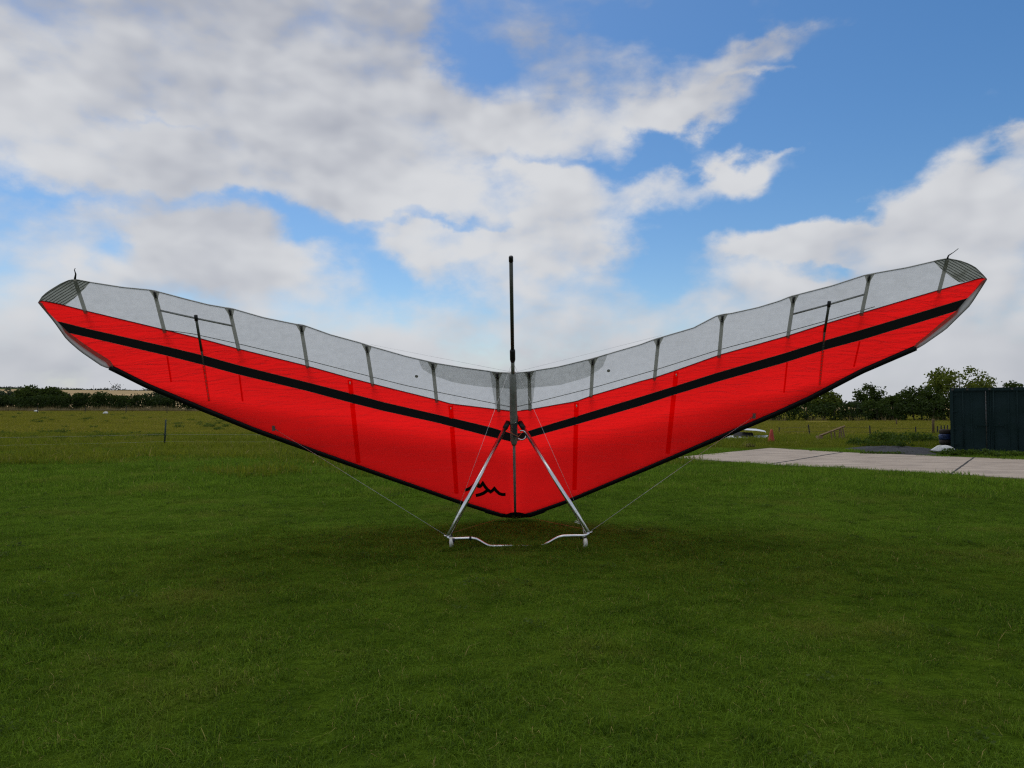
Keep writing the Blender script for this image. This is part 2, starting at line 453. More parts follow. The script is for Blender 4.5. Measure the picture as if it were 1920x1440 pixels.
red_r = C((963, 771), (994, 767.5), (1080, 752.5), (1110, 741.5), (1160, 727), (1200, 715), (1227, 708), (1267, 694.5), (1347, 666), (1477, 629.5), (1552, 605.5), (1616, 586.5), (1760, 544), (1841, 520.5), (1850, 523))
s1_l = C((72, 567), (107, 602), (164, 616.5), (308, 649), (381, 666.5), (447, 685), (576, 717), (662, 739), (720, 754.5), (820, 777.5), (915, 800), (963, 814))
s1_r = C((963, 814), (982, 811), (1030, 796), (1080, 781), (1200, 744.5), (1264, 724.6), (1347, 698.5), (1474, 661.5), (1545, 639), (1614, 619), (1731, 584), (1814, 559), (1850, 523))
s2_l = C((72, 567), (107, 602), (128, 624), (164, 632), (308, 665.5), (381, 684), (447, 702), (576, 733), (662, 756), (720, 770.5), (820, 792.5), (915, 817.5), (963, 829))
s2_r = C((963, 829), (972, 826), (1030, 810), (1080, 796), (1200, 761), (1264, 740), (1347, 715), (1474, 679), (1545, 656), (1614, 637.5), (1731, 602), (1793, 583), (1814, 559), (1850, 523))
in_l = C((72, 567), (78, 566), (90, 585), (107, 602), (127, 622), (152, 640.5), (176, 657), (197, 669.6), (208, 677), (212, 684), (214, 690), (260, 718))
in_r = C((1665, 676), (1712, 653), (1716, 645), (1737, 629), (1768, 602), (1793, 583), (1814, 559), (1827, 545), (1841, 526), (1850, 523))
le_l = C((72, 567), (102, 603), (126, 637), (152, 659.5), (176, 676), (193, 687.5), (208, 691.5), (275, 725), (375, 767), (480, 809), (600, 852), (720, 894), (862, 943), (942, 968), (963, 970))
le_r = C((963, 970), (988, 968), (1060, 943), (1200, 885), (1262, 859), (1368, 814), (1452, 779), (1518, 749), (1614, 699), (1716, 655), (1729, 648), (1772, 618), (1818, 573), (1850, 523))
seam_l = C((290, 616), (360, 625.6), (445, 644), (568, 673.5), (691, 705), (760, 722.5), (815, 734), (932, 757.5), (963, 763.5))
seam_r = C((963, 763.5), (992, 757), (1110, 727.5), (1227, 694), (1347.5, 656), (1477, 621.5), (1560, 598.5), (1650, 572))

def stations(a, b, step=7.0):
    n = max(4, int(abs(b - a) / step)); return np.linspace(a, b, n + 1)

def sheet(name, m, xs, top, bot, rows, off=0.0, parent=None):
    V, U = [], []
    for x in xs:
        y0, y1 = top(x), bot(x)
        for r in range(rows + 1):
            p, q = on_wing(x, y0 + (y1 - y0) * r / rows, off, True)
            V.append(p); U.append(q)
    n = rows + 1
    Fc = [(i * n + r, i * n + r + 1, (i + 1) * n + r + 1, (i + 1) * n + r) for i in range(len(xs) - 1) for r in range(rows)]
    L = np.array(parent.location) if parent is not None else 0
    return new_mesh(name, [p - L for p in V], Fc, m, parent, True, uv=U)

glider = thing('hang_glider', 'red and grey hang glider standing nose down on the lawn', 'hang glider', NOSE)

def gbuild(mb, name, m, parent=glider, sm=True):
    return local(glider, mb).build(name, m, parent, sm)

def offset(f, d): return lambda x: f(x) + d
def clampf(f, lo, hi): return lambda x: min(max(f(x), lo(x)), hi(x))

for side in ('l', 'r'):
    if side == 'l': te, red, s1, s2, inn, le, x0, x1 = te_l, red_l, s1_l, s2_l, in_l, le_l, 72, 963
    else: te, red, s1, s2, inn, le, x0, x1 = te_r, red_r, s1_r, s2_r, in_r, le_r, 963, 1850
    xs = stations(x0, x1)
    word = 'left' if side == 'l' else 'right'
    sheet('upper_sail', M['scrim'], xs, te, clampf(offset(red, 1.2), te, le), 8, .006, glider)['label'] = 'grey translucent trailing edge panel of the %s wing' % word
    sheet('lower_sail', M['red'], xs, red, s1, 6, 0.0, glider)['label'] = 'red cloth above the black stripe on the %s wing' % word
    sheet('sail_stripe', M['black_cloth'], xs, s1, s2, 4, 0.0, glider)['label'] = 'black stripe along the %s wing' % word
    if side == 'l':
        xs3 = xs[xs >= 100]
        low_edge = lambda x: in_l(x) if x < 118 else (.55 * in_l(x) + .45 * le_l(x) if x < 200 else le_l(x) - 2)
    else:
        xs3 = xs[xs <= 1822]
        low_edge = lambda x: in_r(x) if x > 1800 else (.55 * in_r(x) + .45 * le_r(x) if x > 1722 else le_r(x) - 2)
    lo2 = lambda x, f=low_edge, g=s2: max(f(x), g(x))
    sheet('lower_sail', M['red'], xs3, s2, lo2, 12, 0.0, glider)['label'] = 'red cloth below the black stripe on the %s wing' % word
    # white upper surface over the front of the wing, a hand's breadth above the red cloth
    ux = stations(240, 960, 16) if side == 'l' else stations(966, 1690, 16)
    def ut(x, a=s1, b=s2, c=le):
        k = min(abs(x - 963) / 700, 1); f = .35 + .5 * k
        return b(x) + (c(x) - b(x)) * (k ** 2) * .8 + (a(x) - b(x)) * .6 * (1 - k)
    V, U = [], []
    for x in ux:
        k = min(abs(x - 963) / 720, 1)
        for r in range(7):
            f = r / 6; p_, q_ = on_wing(x, ut(x) + (le(x) - 3 - ut(x)) * f, .02 + (.26 - .16 * k) * (1 - f) ** .8, True)
            V.append(p_ - np.array(glider.location)); U.append(q_)
    uo = new_mesh('upper_sail', V, [(i * 7 + r, i * 7 + r + 1, (i + 1) * 7 + r + 1, (i + 1) * 7 + r) for i in range(len(ux) - 1) for r in range(6)], M['upper_white'], glider, True, uv=U)
    uo['label'] = 'white upper cloth behind the red of the %s wing' % word
    # hem cord along the trailing edge, dark edge of the red cloth, seam line in the grey panel
    mb = MB().tube([on_wing(x, te(x) + .6, .012) for x in xs], .0055, 6); gbuild(mb, 'trailing_edge_hem', M['pocket'])
    mb = MB().tube([on_wing(x, red(x), -.003) for x in xs[2:-1]], .004, 5); gbuild(mb, 'sail_edge_binding', M['black_cloth'])
    for ed in (s1, s2):
        gbuild(MB().tube([on_wing(x, ed(x), -.002) for x in xs if 112 < x < 1808], .0028, 4), 'stitching', M['gusset'])
    sm_, sx = (seam_l, stations(300, 958, 12)) if side == 'l' else (seam_r, stations(969, 1640, 12))
    mb = MB().tube([on_wing(x, sm_(x), .006) for x in sx], .0045, 5); gbuild(mb, 'sail_seam', M['pocket'])
    # leading edge: black sleeve round the tube
    lx = stations(207, 950, 14) if side == 'l' else stations(980, 1716, 14)
    pts, rs = [], []
    for x in lx:
        d_ = abs(x - 963); h = np.interp(d_, [0, 200, 400, 755], [4.6, 5.0, 5.8, 6.6])
        p = on_wing(x, le(x) - h * .55, .012)
        pts.append(p); rs.append(h / F * p[1] * 1.0)
    gbuild(MB().tube(pts, rs, 12), 'leading_edge', M['black_cloth'])
    # tip wand and clear fairing
    tx = stations(73, 207, 8) if side == 'l' else stations(1716, 1849, 8)
    gbuild(MB().tube([on_wing(x, le(x) - 1.0, .0) for x in tx], .011, 8), 'tip_wand', M['olive_tube'])
    fx = stations(74, 212, 5) if side == 'l' else stations(1713, 1848, 5)
    up_ = clampf(inn, te, le)
    fo = sheet('tip_fairing', M['fairing'], fx, up_, le, 4, -.018, glider)
    # mildewed striped tip cloth
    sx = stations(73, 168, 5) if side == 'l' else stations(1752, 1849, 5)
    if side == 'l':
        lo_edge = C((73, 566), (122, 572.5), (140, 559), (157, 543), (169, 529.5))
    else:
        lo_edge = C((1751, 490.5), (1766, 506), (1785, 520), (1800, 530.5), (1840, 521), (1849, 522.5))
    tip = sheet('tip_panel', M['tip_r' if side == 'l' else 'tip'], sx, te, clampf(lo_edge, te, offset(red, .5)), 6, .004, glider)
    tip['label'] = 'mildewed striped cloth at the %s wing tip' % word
    # darker reinforcement at the centre of the trailing edge
    rx = stations(785, 960, 7) if side == 'l' else stations(966, 1138, 7)
    re_ = C((785, 676), (787, 684), (792, 692), (810, 703), (850, 717), (900, 725), (960, 729)) if side == 'l' else C((966, 730), (1050, 722), (1100, 708), (1126, 692), (1134, 682), (1138, 668))
    sheet('reinforcement_patch', M['scrim2'], rx, te, re_, 4, .006, glider)
    rx = stations(919, 958, 5) if side == 'l' else stations(968, 1005, 5)
    ce = C((919, 699), (929, 768), (958, 771)) if side == 'l' else C((968, 771), (998, 767), (1005, 697))
    sheet('reinforcement_patch', M['scrim2'], rx, te, ce, 4, .003, glider)

BAT = [(140, 523, 161, 588), (289, 545, 309, 624), (430, 578, 448, 658), (564, 609, 577, 690), (687, 648, 699, 724), (811, 680, 819, 755), (932, 698, 935, 772),
       (992, 696, 994, 770), (1112, 672, 1108, 745), (1235, 634, 1227, 713), (1355, 590, 1348, 671), (1489, 555, 1477, 634), (1631, 514, 1615, 592), (1776, 486, 1760, 549)]

def strip(a, b, w_a, w_b, off, n=6):
    """flat ribbon on the wing from pixel a to pixel b, widths in metres"""
    pa, qa = on_wing(*a, off, True); pb, qb = on_wing(*b, off, True)
    V, U = [], []
    for i in range(n + 1):
        f = i / n; x = qa[0] + (qb[0] - qa[0]) * f; tt = qa[1] + (qb[1] - qa[1]) * f; wd = (w_a + (w_b - w_a) * f) / 2
        for s_ in (-1, 0, 1):
            V.append(wing_pt(x + s_ * wd, tt, off - (.012 if s_ == 0 else 0))); U.append((x + s_ * wd, tt))
    Fc = []
    for i in range(n):
        for s_ in (0, 1): Fc.append((3 * i + s_, 3 * i + s_ + 1, 3 * i + 4 + s_, 3 * i + 3 + s_))
    return V, Fc, U

def ribbon(name, a, b, wa, wb, off, m, parent=glider, n=6):
    V, Fc, U = strip(a, b, wa, wb, off, n)
    L = np.array(glider.location)
    return new_mesh(name, [p - L for p in V], Fc, m, parent, True, uv=U)

for i, (ax, ay, bx, by) in enumerate(BAT):
    po = ribbon('batten_pocket', (ax, ay + 1), (bx, by), .044, .046, -.002, M['pocket'])
    if i not in (0, 13):
        f = .17
        q = (ax + (bx - ax) * f, ay + (by - ay) * f)
        gbuild(MB().tube([on_wing(ax, ay + 1.5, -.024), on_wing(*q, -.022)], .0105, 8), 'batten_end', M['black_plastic'], po)
        # gusset: webbing triangle fanning to the trailing edge
        p, qv = on_wing(ax, ay + 1, .002, True)
        tef = te_l if ax < 963 else te_r
        A = on_wing(ax - 10, tef(ax - 10) + 1, .001); B = on_wing(ax + 10, tef(ax + 10) + 1, .001)
        Cc = on_wing(*(ax + (bx - ax) * .27, ay + (by - ay) * .27), .001)
        L = np.array(glider.location)
        new_mesh('gusset', [A - L, B - L, Cc - L], [(0, 1, 2)], M['gusset'], po, False, uv=[(0, 0), (1, 0), (0, 1)])
    else:
        e = [(140.5, 523), (142, 514), (139.5, 506), (141, 503)] if i == 0 else [(1776, 486), (1778.5, 479), (1788, 473), (1797, 466)]
        gbuild(MB().tube([on_wing(*q, -.01) for q in e], [.012, .008, .004, .004], 6), 'batten_cord', M['black_plastic'], po)
    # batten continuing behind the red cloth
    p0, q0 = on_wing(bx, by - 3, .02, True)
    gbuild(MB().tube([wing_pt(q0[0], q0[1] - s_, .03 + s_ * .35) for s_ in (0, .12, .24)], .009, 6), 'batten', M['alu_dull'], po)

# lower-surface batten pockets and zips in the red cloth
LOW = [(656, 712, 672, 868), (845, 760, 856, 925), (447, 690, 455, 752), (311, 652, 321, 716),
       (1081, 755, 1077, 918), (1268, 697, 1252, 850), (1476, 678, 1470, 736), (1612, 640, 1601, 688)]
for (ax, ay, bx, by) in LOW:
    wd = .06 if by - ay > 100 else .022
    f1, f2 = (s1_l, s2_l) if ax < 963 else (s1_r, s2_r)
    cut = lambda v: (ax + (bx - ax) * (v - ay) / (by - ay), v)
    v1, v2 = f1(ax) + .5, f2(ax + (bx - ax) * .25) + .3
    if v1 > ay + 6: ribbon('batten_pocket', (ax, ay), cut(v1), wd, wd, -.004, M['red_pocket'], n=6)
    po = ribbon('batten_pocket', cut(max(v2, ay)), (bx, by), wd, wd, -.004, M['red_pocket'], n=10)
    if by - ay > 100:
        gbuild(MB().tube([on_wing(ax, ay + 4, -.018), on_wing(ax + .3, ay + 8, -.018)], .007, 6), 'batten_end', M['white_plastic'], po)

# crossbar inside the wing
for (a, b) in (((952, 822), (512, 800)), ((980, 820), (1415, 777))):
    gbuild(MB().tube([on_wing(*a, .40), on_wing(*b, .26)], .026, 10), 'crossbar', M['alu'])

# sprogs with their cross cords
for (a, m1, z1, c0, c1) in (((367, 593), (378, 658), (392, 752), (300, 582), (436, 611)), ((1555, 567), (1546, 622), (1537, 722), (1487, 589), (1621, 552))):
    sp = gbuild(MB().tube([on_wing(*a, -.055), on_wing(*m1, -.04)], .016, 10), 'sprog', M['olive_tube'])
    s_ = 1 if a[0] < 963 else -1
    gbuild(MB().tube([on_wing(a[0], a[1] - 1.5, -.056), on_wing(a[0] + s_ * 1.2, a[1] + 8, -.054)], .021, 10), 'sprog_cap', M['black_plastic'], sp)
    gbuild(MB().tube([on_wing(*m1, -.02), on_wing(m1[0] + (z1[0] - m1[0]) * .25, m1[1] + (z1[1] - m1[1]) * .25, -.01)], [.014, .006], 8), 'sprog_strap', M['pocket'], sp)
    f1, f2 = (s1_l, s2_l) if a[0] < 963 else (s1_r, s2_r)
    zx = lambda v: (m1[0] + (z1[0] - m1[0]) * (v - m1[1]) / (z1[1] - m1[1]), v)
    ribbon('zip', (m1[0], m1[1] - 8), zx(f1(m1[0]) + 1), .036, .034, -.006, M['red_pocket'], sp, 5)
    ribbon('zip', zx(f2(m1[0]) + 1.5), z1, .036, .03, -.006, M['red_pocket'], sp, 10)
    zt = MB()
    for k in range(34):
        f = .05 + .93 * k / 33
        q = (m1[0] + (z1[0] - m1[0]) * f, m1[1] + (z1[1] - m1[1]) * f)
        zt.tube([on_wing(q[0] - 1.6, q[1], -.02), on_wing(q[0] + 1.6, q[1] + .4, -.02)], .004, 4)
    o = gbuild(zt, 'zip_teeth', M['pocket'], sp, False); o['kind'] = 'stuff'
    gbuild(MB().tube([on_wing(*c0, -.02), on_wing((c0[0] + c1[0]) / 2, (c0[1] + c1[1]) / 2 + .5, -.035), on_wing(*c1, -.02)], .011, 8), 'cross_batten', M['alu_dull'])
    A = [on_wing(a_, b_, .0) for (a_, b_) in ((m1[0] - 17, m1[1] - 20 + s_ * -3), (m1[0] + 15, m1[1] - 16 + s_ * 4), (m1[0], m1[1] - 9))]

# keel and its sleeves
def keel_t(v):
    return on_wing(964, v, -.03, True)[1][1]
def keel_p(v, off=-.04): return NOSE + keel_t(v) * KV + off * NV
gbuild(MB().tube([keel_p(966, -.015), keel_p(900, -.02), keel_p(828, -.02)], .019, 10), 'keel_seam_tube', M['keel_cloth'])
kp = gbuild(MB().tube([keel_p(834, -.05), keel_p(828), keel_p(780), keel_p(740), keel_p(700)], [.03, .047, .05, .044, .042], 14), 'keel_pocket', M['keel_cloth'])
kt = gbuild(MB().tube([keel_p(720, -.055), keel_p(667, -.05)], .023, 12), 'keel', M['alu_dull'])
gbuild(MB().tube([keel_p(678, -.05), keel_p(674, -.05), keel_p(657, -.05), keel_p(655, -.05)], [.026, .033, .033, .026], 12), 'keel_sleeve', M['black_plastic'], kt)
gbuild(MB().tube([keel_p(660, -.05), keel_p(486, -.05)], .0215, 12), 'keel_tail', M['olive_tube'], kt)
gbuild(MB().tube([keel_p(490, -.05), keel_p(481, -.05), keel_p(479.5, -.05)], [.025, .025, .018], 12), 'keel_cap', M['black_plastic'], kt)
# nose cover
V = [on_wing(*q, -.03) for q in ((908, 958), (945, 965.5), (958, 961), (967, 960), (977, 961), (992, 965.5), (1024, 957))]
V += [on_wing(*q, -.05) for q in ((910, 962), (940, 970), (955, 971), (967, 972.5), (980, 971), (995, 970), (1022, 961))]
V += [p + .09 * NV for p in V[7:14]]
mb = MB().poly(V, [(i, i + 1, i + 8, i + 7) for i in range(6)] + [(i + 7, i + 8, i + 15, i + 14) for i in range(6)])
gbuild(mb, 'nose_cover', M['black_cloth'])

# control frame: downtubes, base bar, wheels
APEX = depth(965, 792, 9.16)
CL, CR = depth(840.5, 1005, 8.2), depth(1102.5, 998, 8.12)
for s_, (top, bot) in enumerate(((depth(950, 797, 9.1), CL), (depth(978, 797, 9.1), CR))):
    dt = gbuild(MB().tube([top, bot], .027, 16, squash=(1.0, (0, -1, .2))), 'downtube', M['alu'])
    ax = (bot - top) / np.linalg.norm(bot - top)
    gbuild(MB().tube([top - ax * .05, top + ax * .055], .034, 10), 'top_bracket', M['black_plastic'], dt)
    gbuild(MB().tube([bot - ax * .30, bot - ax * .265], .027, 12), 'collar', M['alu_dull'], dt)
BB = [(840.5, 1005), (841, 1009), (846, 1010.5), (870, 1009.5), (884, 1009), (893, 1010.5), (900, 1014), (907, 1018), (914, 1021.5), (921, 1023.3), (950, 1023), (985, 1023), (1012, 1022.5), (1020, 1021), (1032, 1015), (1040, 1010.5), (1048, 1007), (1056, 1005.2), (1075, 1004.6), (1094, 1004.5), (1101, 1003), (1103.5, 998)]
pts = []
for (u, v) in BB:
    base_v = np.interp(u, [840, 1104], [1009.5, 1004.5]); drop = max(0, v - base_v)
    pts.append(depth(u, v, np.interp(u, [840, 1104], [8.2, 8.12]) + drop * .0035) - np.array([0, 0, min(drop, 14) * .0005]))
bb = gbuild(MB().tube(pts, .0185, 10), 'base_bar', M['alu'])
for u, v in ((850.5, 1013), (882, 1009.5), (1090, 1007)):
    p = depth(u, v, 8.17)
    gbuild(lathe(MB(), p - np.array([.012, 0, 0]), (1, 0, 0), [(0, .023), (.024, .023)], 12), 'clamp', M['black_plastic'], bb)
for (u, v, yy) in ((846.5, 1020, 8.2), (1097.5, 1016.5, 8.12)):
    p = depth(u, v, yy); p[2] = .062
    wh = gbuild(lathe(MB(), p - np.array([.022, 0, 0]), (1, 0, 0), [(0, .045), (.002, .058), (.012, .068), (.022, .070), (.032, .068), (.042, .058), (.044, .045)], 24), 'wheel', M['white_plastic'])
    gbuild(lathe(MB(), p - np.array([.032, 0, 0]), (1, 0, 0), [(0, .014), (.064, .014)], 12), 'hub', M['black_plastic'], wh)
    gbuild(MB().tube([p + np.array([0, 0, .0]), p + np.array([0, 0, .085])], .015, 8), 'wheel_strut', M['black_plastic'], wh)
# apex bracket, strap and carabiner
ab = gbuild(MB().box(APEX + np.array([0, -.03, .03]), (.085, .09, .12)).box(APEX + np.array([0, -.05, -.09]), (.05, .06, .2)), 'apex_bracket', M['black_plastic'], sm=False)
gbuild(MB().box(APEX + np.array([0, -.082, .045]), (.05, .012, .022)).box(APEX + np.array([.0, -.082, .005]), (.036, .012, .014)), 'buckle', M['alu'], ab, False)
rp = depth(978, 816, 9.0)
gbuild(MB().tube([rp + .058 * np.array([math.cos(a), .15, math.sin(a)]) for a in np.linspace(-2.4, 1.9, 14)], .011, 8), 'carabiner', M['alu'], ab)
gbuild(MB().tube([depth(951, 806, 9.0), depth(962, 814, 8.97), depth(972, 819, 8.96), depth(978, 812, 9.0), depth(970, 803, 9.02)], .005, 6), 'hang_cord', M['rope'], ab)

# rigging
def wire(a, b, r=.0018, m='wire', sag=0.0):
    pts = [a + (b - a) * f + np.array([0, 0, -sag * 4 * f * (1 - f)]) for f in np.linspace(0, 1, 7 if sag else 2)]
    return gbuild(MB().tube(pts, r, 5), 'rigging_wire', M[m])
kr = keel_p(684, -.06)
wire(kr - .02 * EXV, CL); wire(kr + .02 * EXV, CR)
for (q, c) in (((513, 803), CL), ((1414, 780), CR)):
    p = on_wing(*q, -.01)
    wi = wire(p, c + np.array([0, 0, -.01]), .0021)
    gbuild(MB().box(p, (.035, .02, .07)).tube([p, p + (c - p) * .03], .006, 6), 'tang', M['pocket'], wi, False)
    d_ = (c - p) / np.linalg.norm(c - p); s_ = np.sign(c[0] - .05)
    gbuild(MB().tube([c + np.array([s_ * -.0, 0, -.01]), c + np.array([s_ * .05, 0, .005])], .007, 6), 'shackle', M['alu'], wi)
wire(CL + np.array([.02, 0, .03]), on_wing(946, 970, -.04), .0017, 'rope'); wire(CR + np.array([-.02, 0, .03]), on_wing(988, 970, -.04), .0017, 'rope')
wire(on_wing(695, 646, .05), on_wing(957, 697, .06), .0011); wire(on_wing(969, 697, .06), on_wing(1240, 629, .05), .0011)
# loose cord tied to the right downtube
p = depth(1093, 983, 8.25)
tc = gbuild(MB().tube([p + np.array(q) for q in ((0, -.03, 0), (-.05, -.035, .015), (-.10, -.03, .03), (-.085, -.03, .045), (-.03, -.03, .02), (0, -.03, 0))], .005, 6), 'tied_cord', M['cord'])
gbuild(MB().tube([p + np.array([0, -.03, -.01]), p + np.array([.002, -.04, -.07]), p + np.array([.018, -.04, -.135])], .007, 6), 'cord_tail', M['cord'], tc)
gbuild(MB().tube([p + np.array([-.012, 0, .012]), p + np.array([.012, 0, -.016])], .031, 10), 'cord_wrap', M['black_plastic'], tc)

# emblem
def lg(px_, py_): return (860 + px_ / 19.2, 890 + py_ / 19.2)
def stroke(pts, wpx, name='emblem'):
    P = np.array([lg(*q) for q in pts]); V, Fc = [], []
    for i in range(len(P)):
        t0 = P[i] - P[max(i - 1, 0)]; t1 = P[min(i + 1, len(P) - 1)] - P[i]
        t0 = t0 / (np.linalg.norm(t0) + 1e-9) if np.linalg.norm(t0) > 0 else t1 / np.linalg.norm(t1)
        t1 = t1 / (np.linalg.norm(t1) + 1e-9) if np.linalg.norm(t1) > 0 else t0
        n0, n1 = np.array([-t0[1], t0[0]]), np.array([-t1[1], t1[0]])
        nb = n0 + n1; nb /= np.linalg.norm(nb); k = min(1 / max(np.dot(nb, n0), .4), 1.7)
        for s_ in (-1, 1): V.append(on_wing(*(P[i] + s_ * nb * wpx / 2 * k), -.006))
    return V, [(2 * i, 2 * i + 1, 2 * i + 3, 2 * i + 2) for i in range(len(P) - 1)]
mb = MB()
mb.poly(*stroke([(230, 560), (330, 530), (430, 475), (520, 400), (600, 300), (660, 235), (690, 300), (715, 420), (760, 430), (815, 385), (868, 305), (940, 420), (1040, 540), (1150, 620), (1215, 575), (1285, 500), (1370, 600), (1470, 685), (1570, 715), (1690, 712)], 6.0))
mb.poly(*stroke([(1060, 545), (990, 600), (900, 665), (780, 715), (615, 752)], 6.2))
em = gbuild(mb, 'emblem', M['black_cloth'], sm=False); em['label'] = 'black mountain-line emblem on the red cloth'
# small round patches and eyelets
for (u, v) in ((781, 705.5), (1141, 695)):
    p = on_wing(u, v, -.0)
    gbuild(MB().tube([p, p - .004 * NV], .021, 14), 'inspection_patch', M['gusset'])

# ------------------------------------------------------------------ concrete pad
m, t, out = mat('concrete')
pos = t.add('ShaderNodeNewGeometry').outputs['Position']
a = t.noise(t.vmath('MULTIPLY', pos, (.5, 3.2, 1)), 1.6, 6, .68); b = t.noise(pos, 1.1, 5, .6); f = t.noise(pos, 22, 4, .7)
c = t.mix(t.ramp(a, .38, .66), (.43, .36, .29), (.27, .22, .175))
c = t.mix(t.math('MULTIPLY', t.ramp(b, .52, .75), .6), c, (.22, .185, .155))
c = t.mix(t.math('MULTIPLY', t.ramp(f, .62, .75), .5), c, (.18, .165, .145))
sk = t.noise(t.vmath('MULTIPLY', pos, (.22, 4.5, 1)), 1.3, 5, .6)
c = t.mix(t.math('MULTIPLY', t.ramp(sk, .56, .68), .55), c, (.17, .14, .115))
p = t.add('ShaderNodeBsdfPrincipled', {'Base Color': c, 'Roughness': .9, 'Specular IOR Level': .2})
t.l.new(t.add('ShaderNodeBump', {'Height': f, 'Strength': .3, 'Distance': .01}).outputs[0], p.inputs['Normal']); t.l.new(p.outputs[0], out.inputs[0])
M['concrete'] = m
M['joint'] = simple('dark_joint', (.03, .028, .024), .9)
def G2(u, v):
    q = EYE + ray(u, v) * ((EYE[2] - .03) / -ray(u, v)[2]); return q[:2]
near = [G2(*q) for q in ((1262, 858), (1380, 866), (1441, 871), (1560, 876.5), (1783, 889), (1920, 897.5))]
dirn = (near[5] - near[4]); dirn = dirn / np.linalg.norm(dirn); near.append(near[5] + dirn * 6)
far_ = [G2(*q) for q in ((1272, 857), (1445, 840), (1580, 848), (1650, 850.5), (1826, 858), (1925, 861))]
dirf = (far_[5] - far_[4]); dirf = dirf / np.linalg.norm(dirf); far_.append(far_[5] + dirf * 8)
pad = empty('concrete_pad', (0, 0, 0)); tag(pad, 'pale concrete pad of wide slabs on the right of the lawn', 'pavement', kind='structure')
def slab(pts):
    P = [np.asarray(q, float) for q in pts]
    cen = sum(P) / len(P); P = [q + (cen - q) / np.linalg.norm(cen - q) * .022 for q in P]
    n = len(P); V = [(*q, .035) for q in P] + [(*q, -.06) for q in P]
    Fc = [tuple(range(n))] + [(i, i + n, (i + 1) % n + n, (i + 1) % n) for i in range(n)]
    o = new_mesh('slab', V, Fc, M['concrete'], pad)
    return o
slab([near[0], near[1], near[2], far_[2], far_[1], far_[0]])
slab([near[2], near[3], near[4], far_[4], far_[3], far_[2]])
slab([near[4], near[5], near[6], far_[6], far_[5], far_[4]])
def jointline(a_, b_, wd):
    d_ = (b_ - a_) / np.linalg.norm(b_ - a_); nrm = np.array([-d_[1], d_[0]]) * wd
    k = 14; V = []
    for i in range(k + 1):
        q = a_ + (b_ - a_) * i / k; ww = random.uniform(.7, 1.3)
        V += [(*(q + nrm * ww), .0385), (*(q - nrm * random.uniform(.7, 1.3)), .0385)]
    new_mesh('joint', V, [(2 * i, 2 * i + 1, 2 * i + 3, 2 * i + 2) for i in range(k)], M['joint'], pad)
jointline(near[2], far_[2], .045); jointline(near[4], far_[4], .026)
PAD = [near[i] for i in range(7)] + [far_[i] for i in range(6, -1, -1)]

def inside(P, poly):
    x, y = P[:, 0], P[:, 1]; r = np.zeros(len(P), bool); n = len(poly); j = n - 1
    for i in range(n):
        xi, yi = poly[i]; xj, yj = poly[j]
        c_ = ((yi > y) != (yj > y)) & (x < (xj - xi) * (y - yi) / (yj - yi + 1e-12) + xi)
        r ^= c_; j = i
    return r

# gravel heap beside the container
M['gravel'] = simple('dark_gravel', (.034, .035, .038), .95, 0, .5, 25, 1.0, 30, col2=(.013, .013, .014))
gc = ground(1722, 851)[:2]
V, Fc = [], []
NR, NA = 9, 40
for i in range(NR):
    r = i / (NR - 1)
    for k in range(NA):
        th = 2 * math.pi * k / NA
        wob = 1 + .12 * math.sin(3 * th + 1) + .07 * math.sin(7 * th)
        x, y = gc[0] + math.cos(th) * r * 1.75 * wob, gc[1] + 1.2 + math.sin(th) * r * 2.5 * wob
        V.append((x, y, -.03 + .22 * (1 - r * r) * (1 + .12 * random.uniform(-1, 1))))
for i in range(NR - 1):
    for k in range(NA): Fc.append((i * NA + k, i * NA + (k + 1) % NA, (i + 1) * NA + (k + 1) % NA, (i + 1) * NA + k))
tag(new_mesh('gravel_heap', V, Fc, M['gravel'], None, False), 'low heap of dark grey gravel beside the container', 'gravel heap')
GRAVEL = [(gc[0] + math.cos(a_) * 1.75, gc[1] + 1.2 + math.sin(a_) * 2.5) for a_ in np.linspace(0, 2 * math.pi, 24)[:-1]]

# ------------------------------------------------------------------ shipping container
M['cont'] = simple('dark_teal_paint', (.010, .024, .023), .75, .0, .35, 1.5, .15, 6, spec=.12, col2=(.015, .031, .033))
M['cont2'] = simple('worn_steel', (.10, .11, .11), .5, .5, .4, 20, col2=(.05, .03, .02))
ca = ground(1783, 847)[:2]
ang = math.atan2(ca[0], ca[1]) + math.radians(.6)
ct = thing('shipping_container', 'dark teal shipping container with closed double doors behind the concrete pad', 'container', (ca[0], ca[1], 0))
ct.rotation_euler = (0, 0, -ang)                # local x = along the door face, y = away, z = up
CW, CD, CH = 2.44, 6.06, 2.36
mb = MB()
n = 40                                            # corrugated side walls
for xs_ in (.03, CW - .03):
    pts = []
    for i in range(n * 4 + 1):
        y = .12 + (CD - .24) * i / (n * 4); o_ = (0, 0, .03, .03)[i % 4] * (1 if xs_ < 1 else -1)
        pts.append((xs_ + o_, y))
    V = [np.array((*q, z)) for z in (.15, CH - .1) for q in pts]; k = len(pts)
    mb.poly(V, [(i, i + 1, k + i + 1, k + i) for i in range(k - 1)])
mb.poly([np.array(q) for q in ((.03, CD - .05, .15), (CW - .03, CD - .05, .15), (CW - .03, CD - .05, CH - .1), (.03, CD - .05, CH - .1))], [(0, 1, 2, 3)])
mb.build('side_walls', M['cont'], ct)
MB().box((CW / 2, CD / 2, CH - .03), (CW - .04, CD - .04, .05)).build('roof', M['cont'], ct)
fr = MB()
for x in (.05, CW - .05):
    for y in (.05, CD - .05): fr.box((x, y, CH / 2), (.1, .1, CH - .004))
    for z in (.08, CH - .05): fr.box((x, CD / 2, z), (.096, CD - .2, .1))
for y in (.05, CD - .05):
    fr.box((CW / 2, y, .08), (CW - .2, .096, .13)); fr.box((CW / 2, y, CH - .055), (CW - .2, .096, .1))
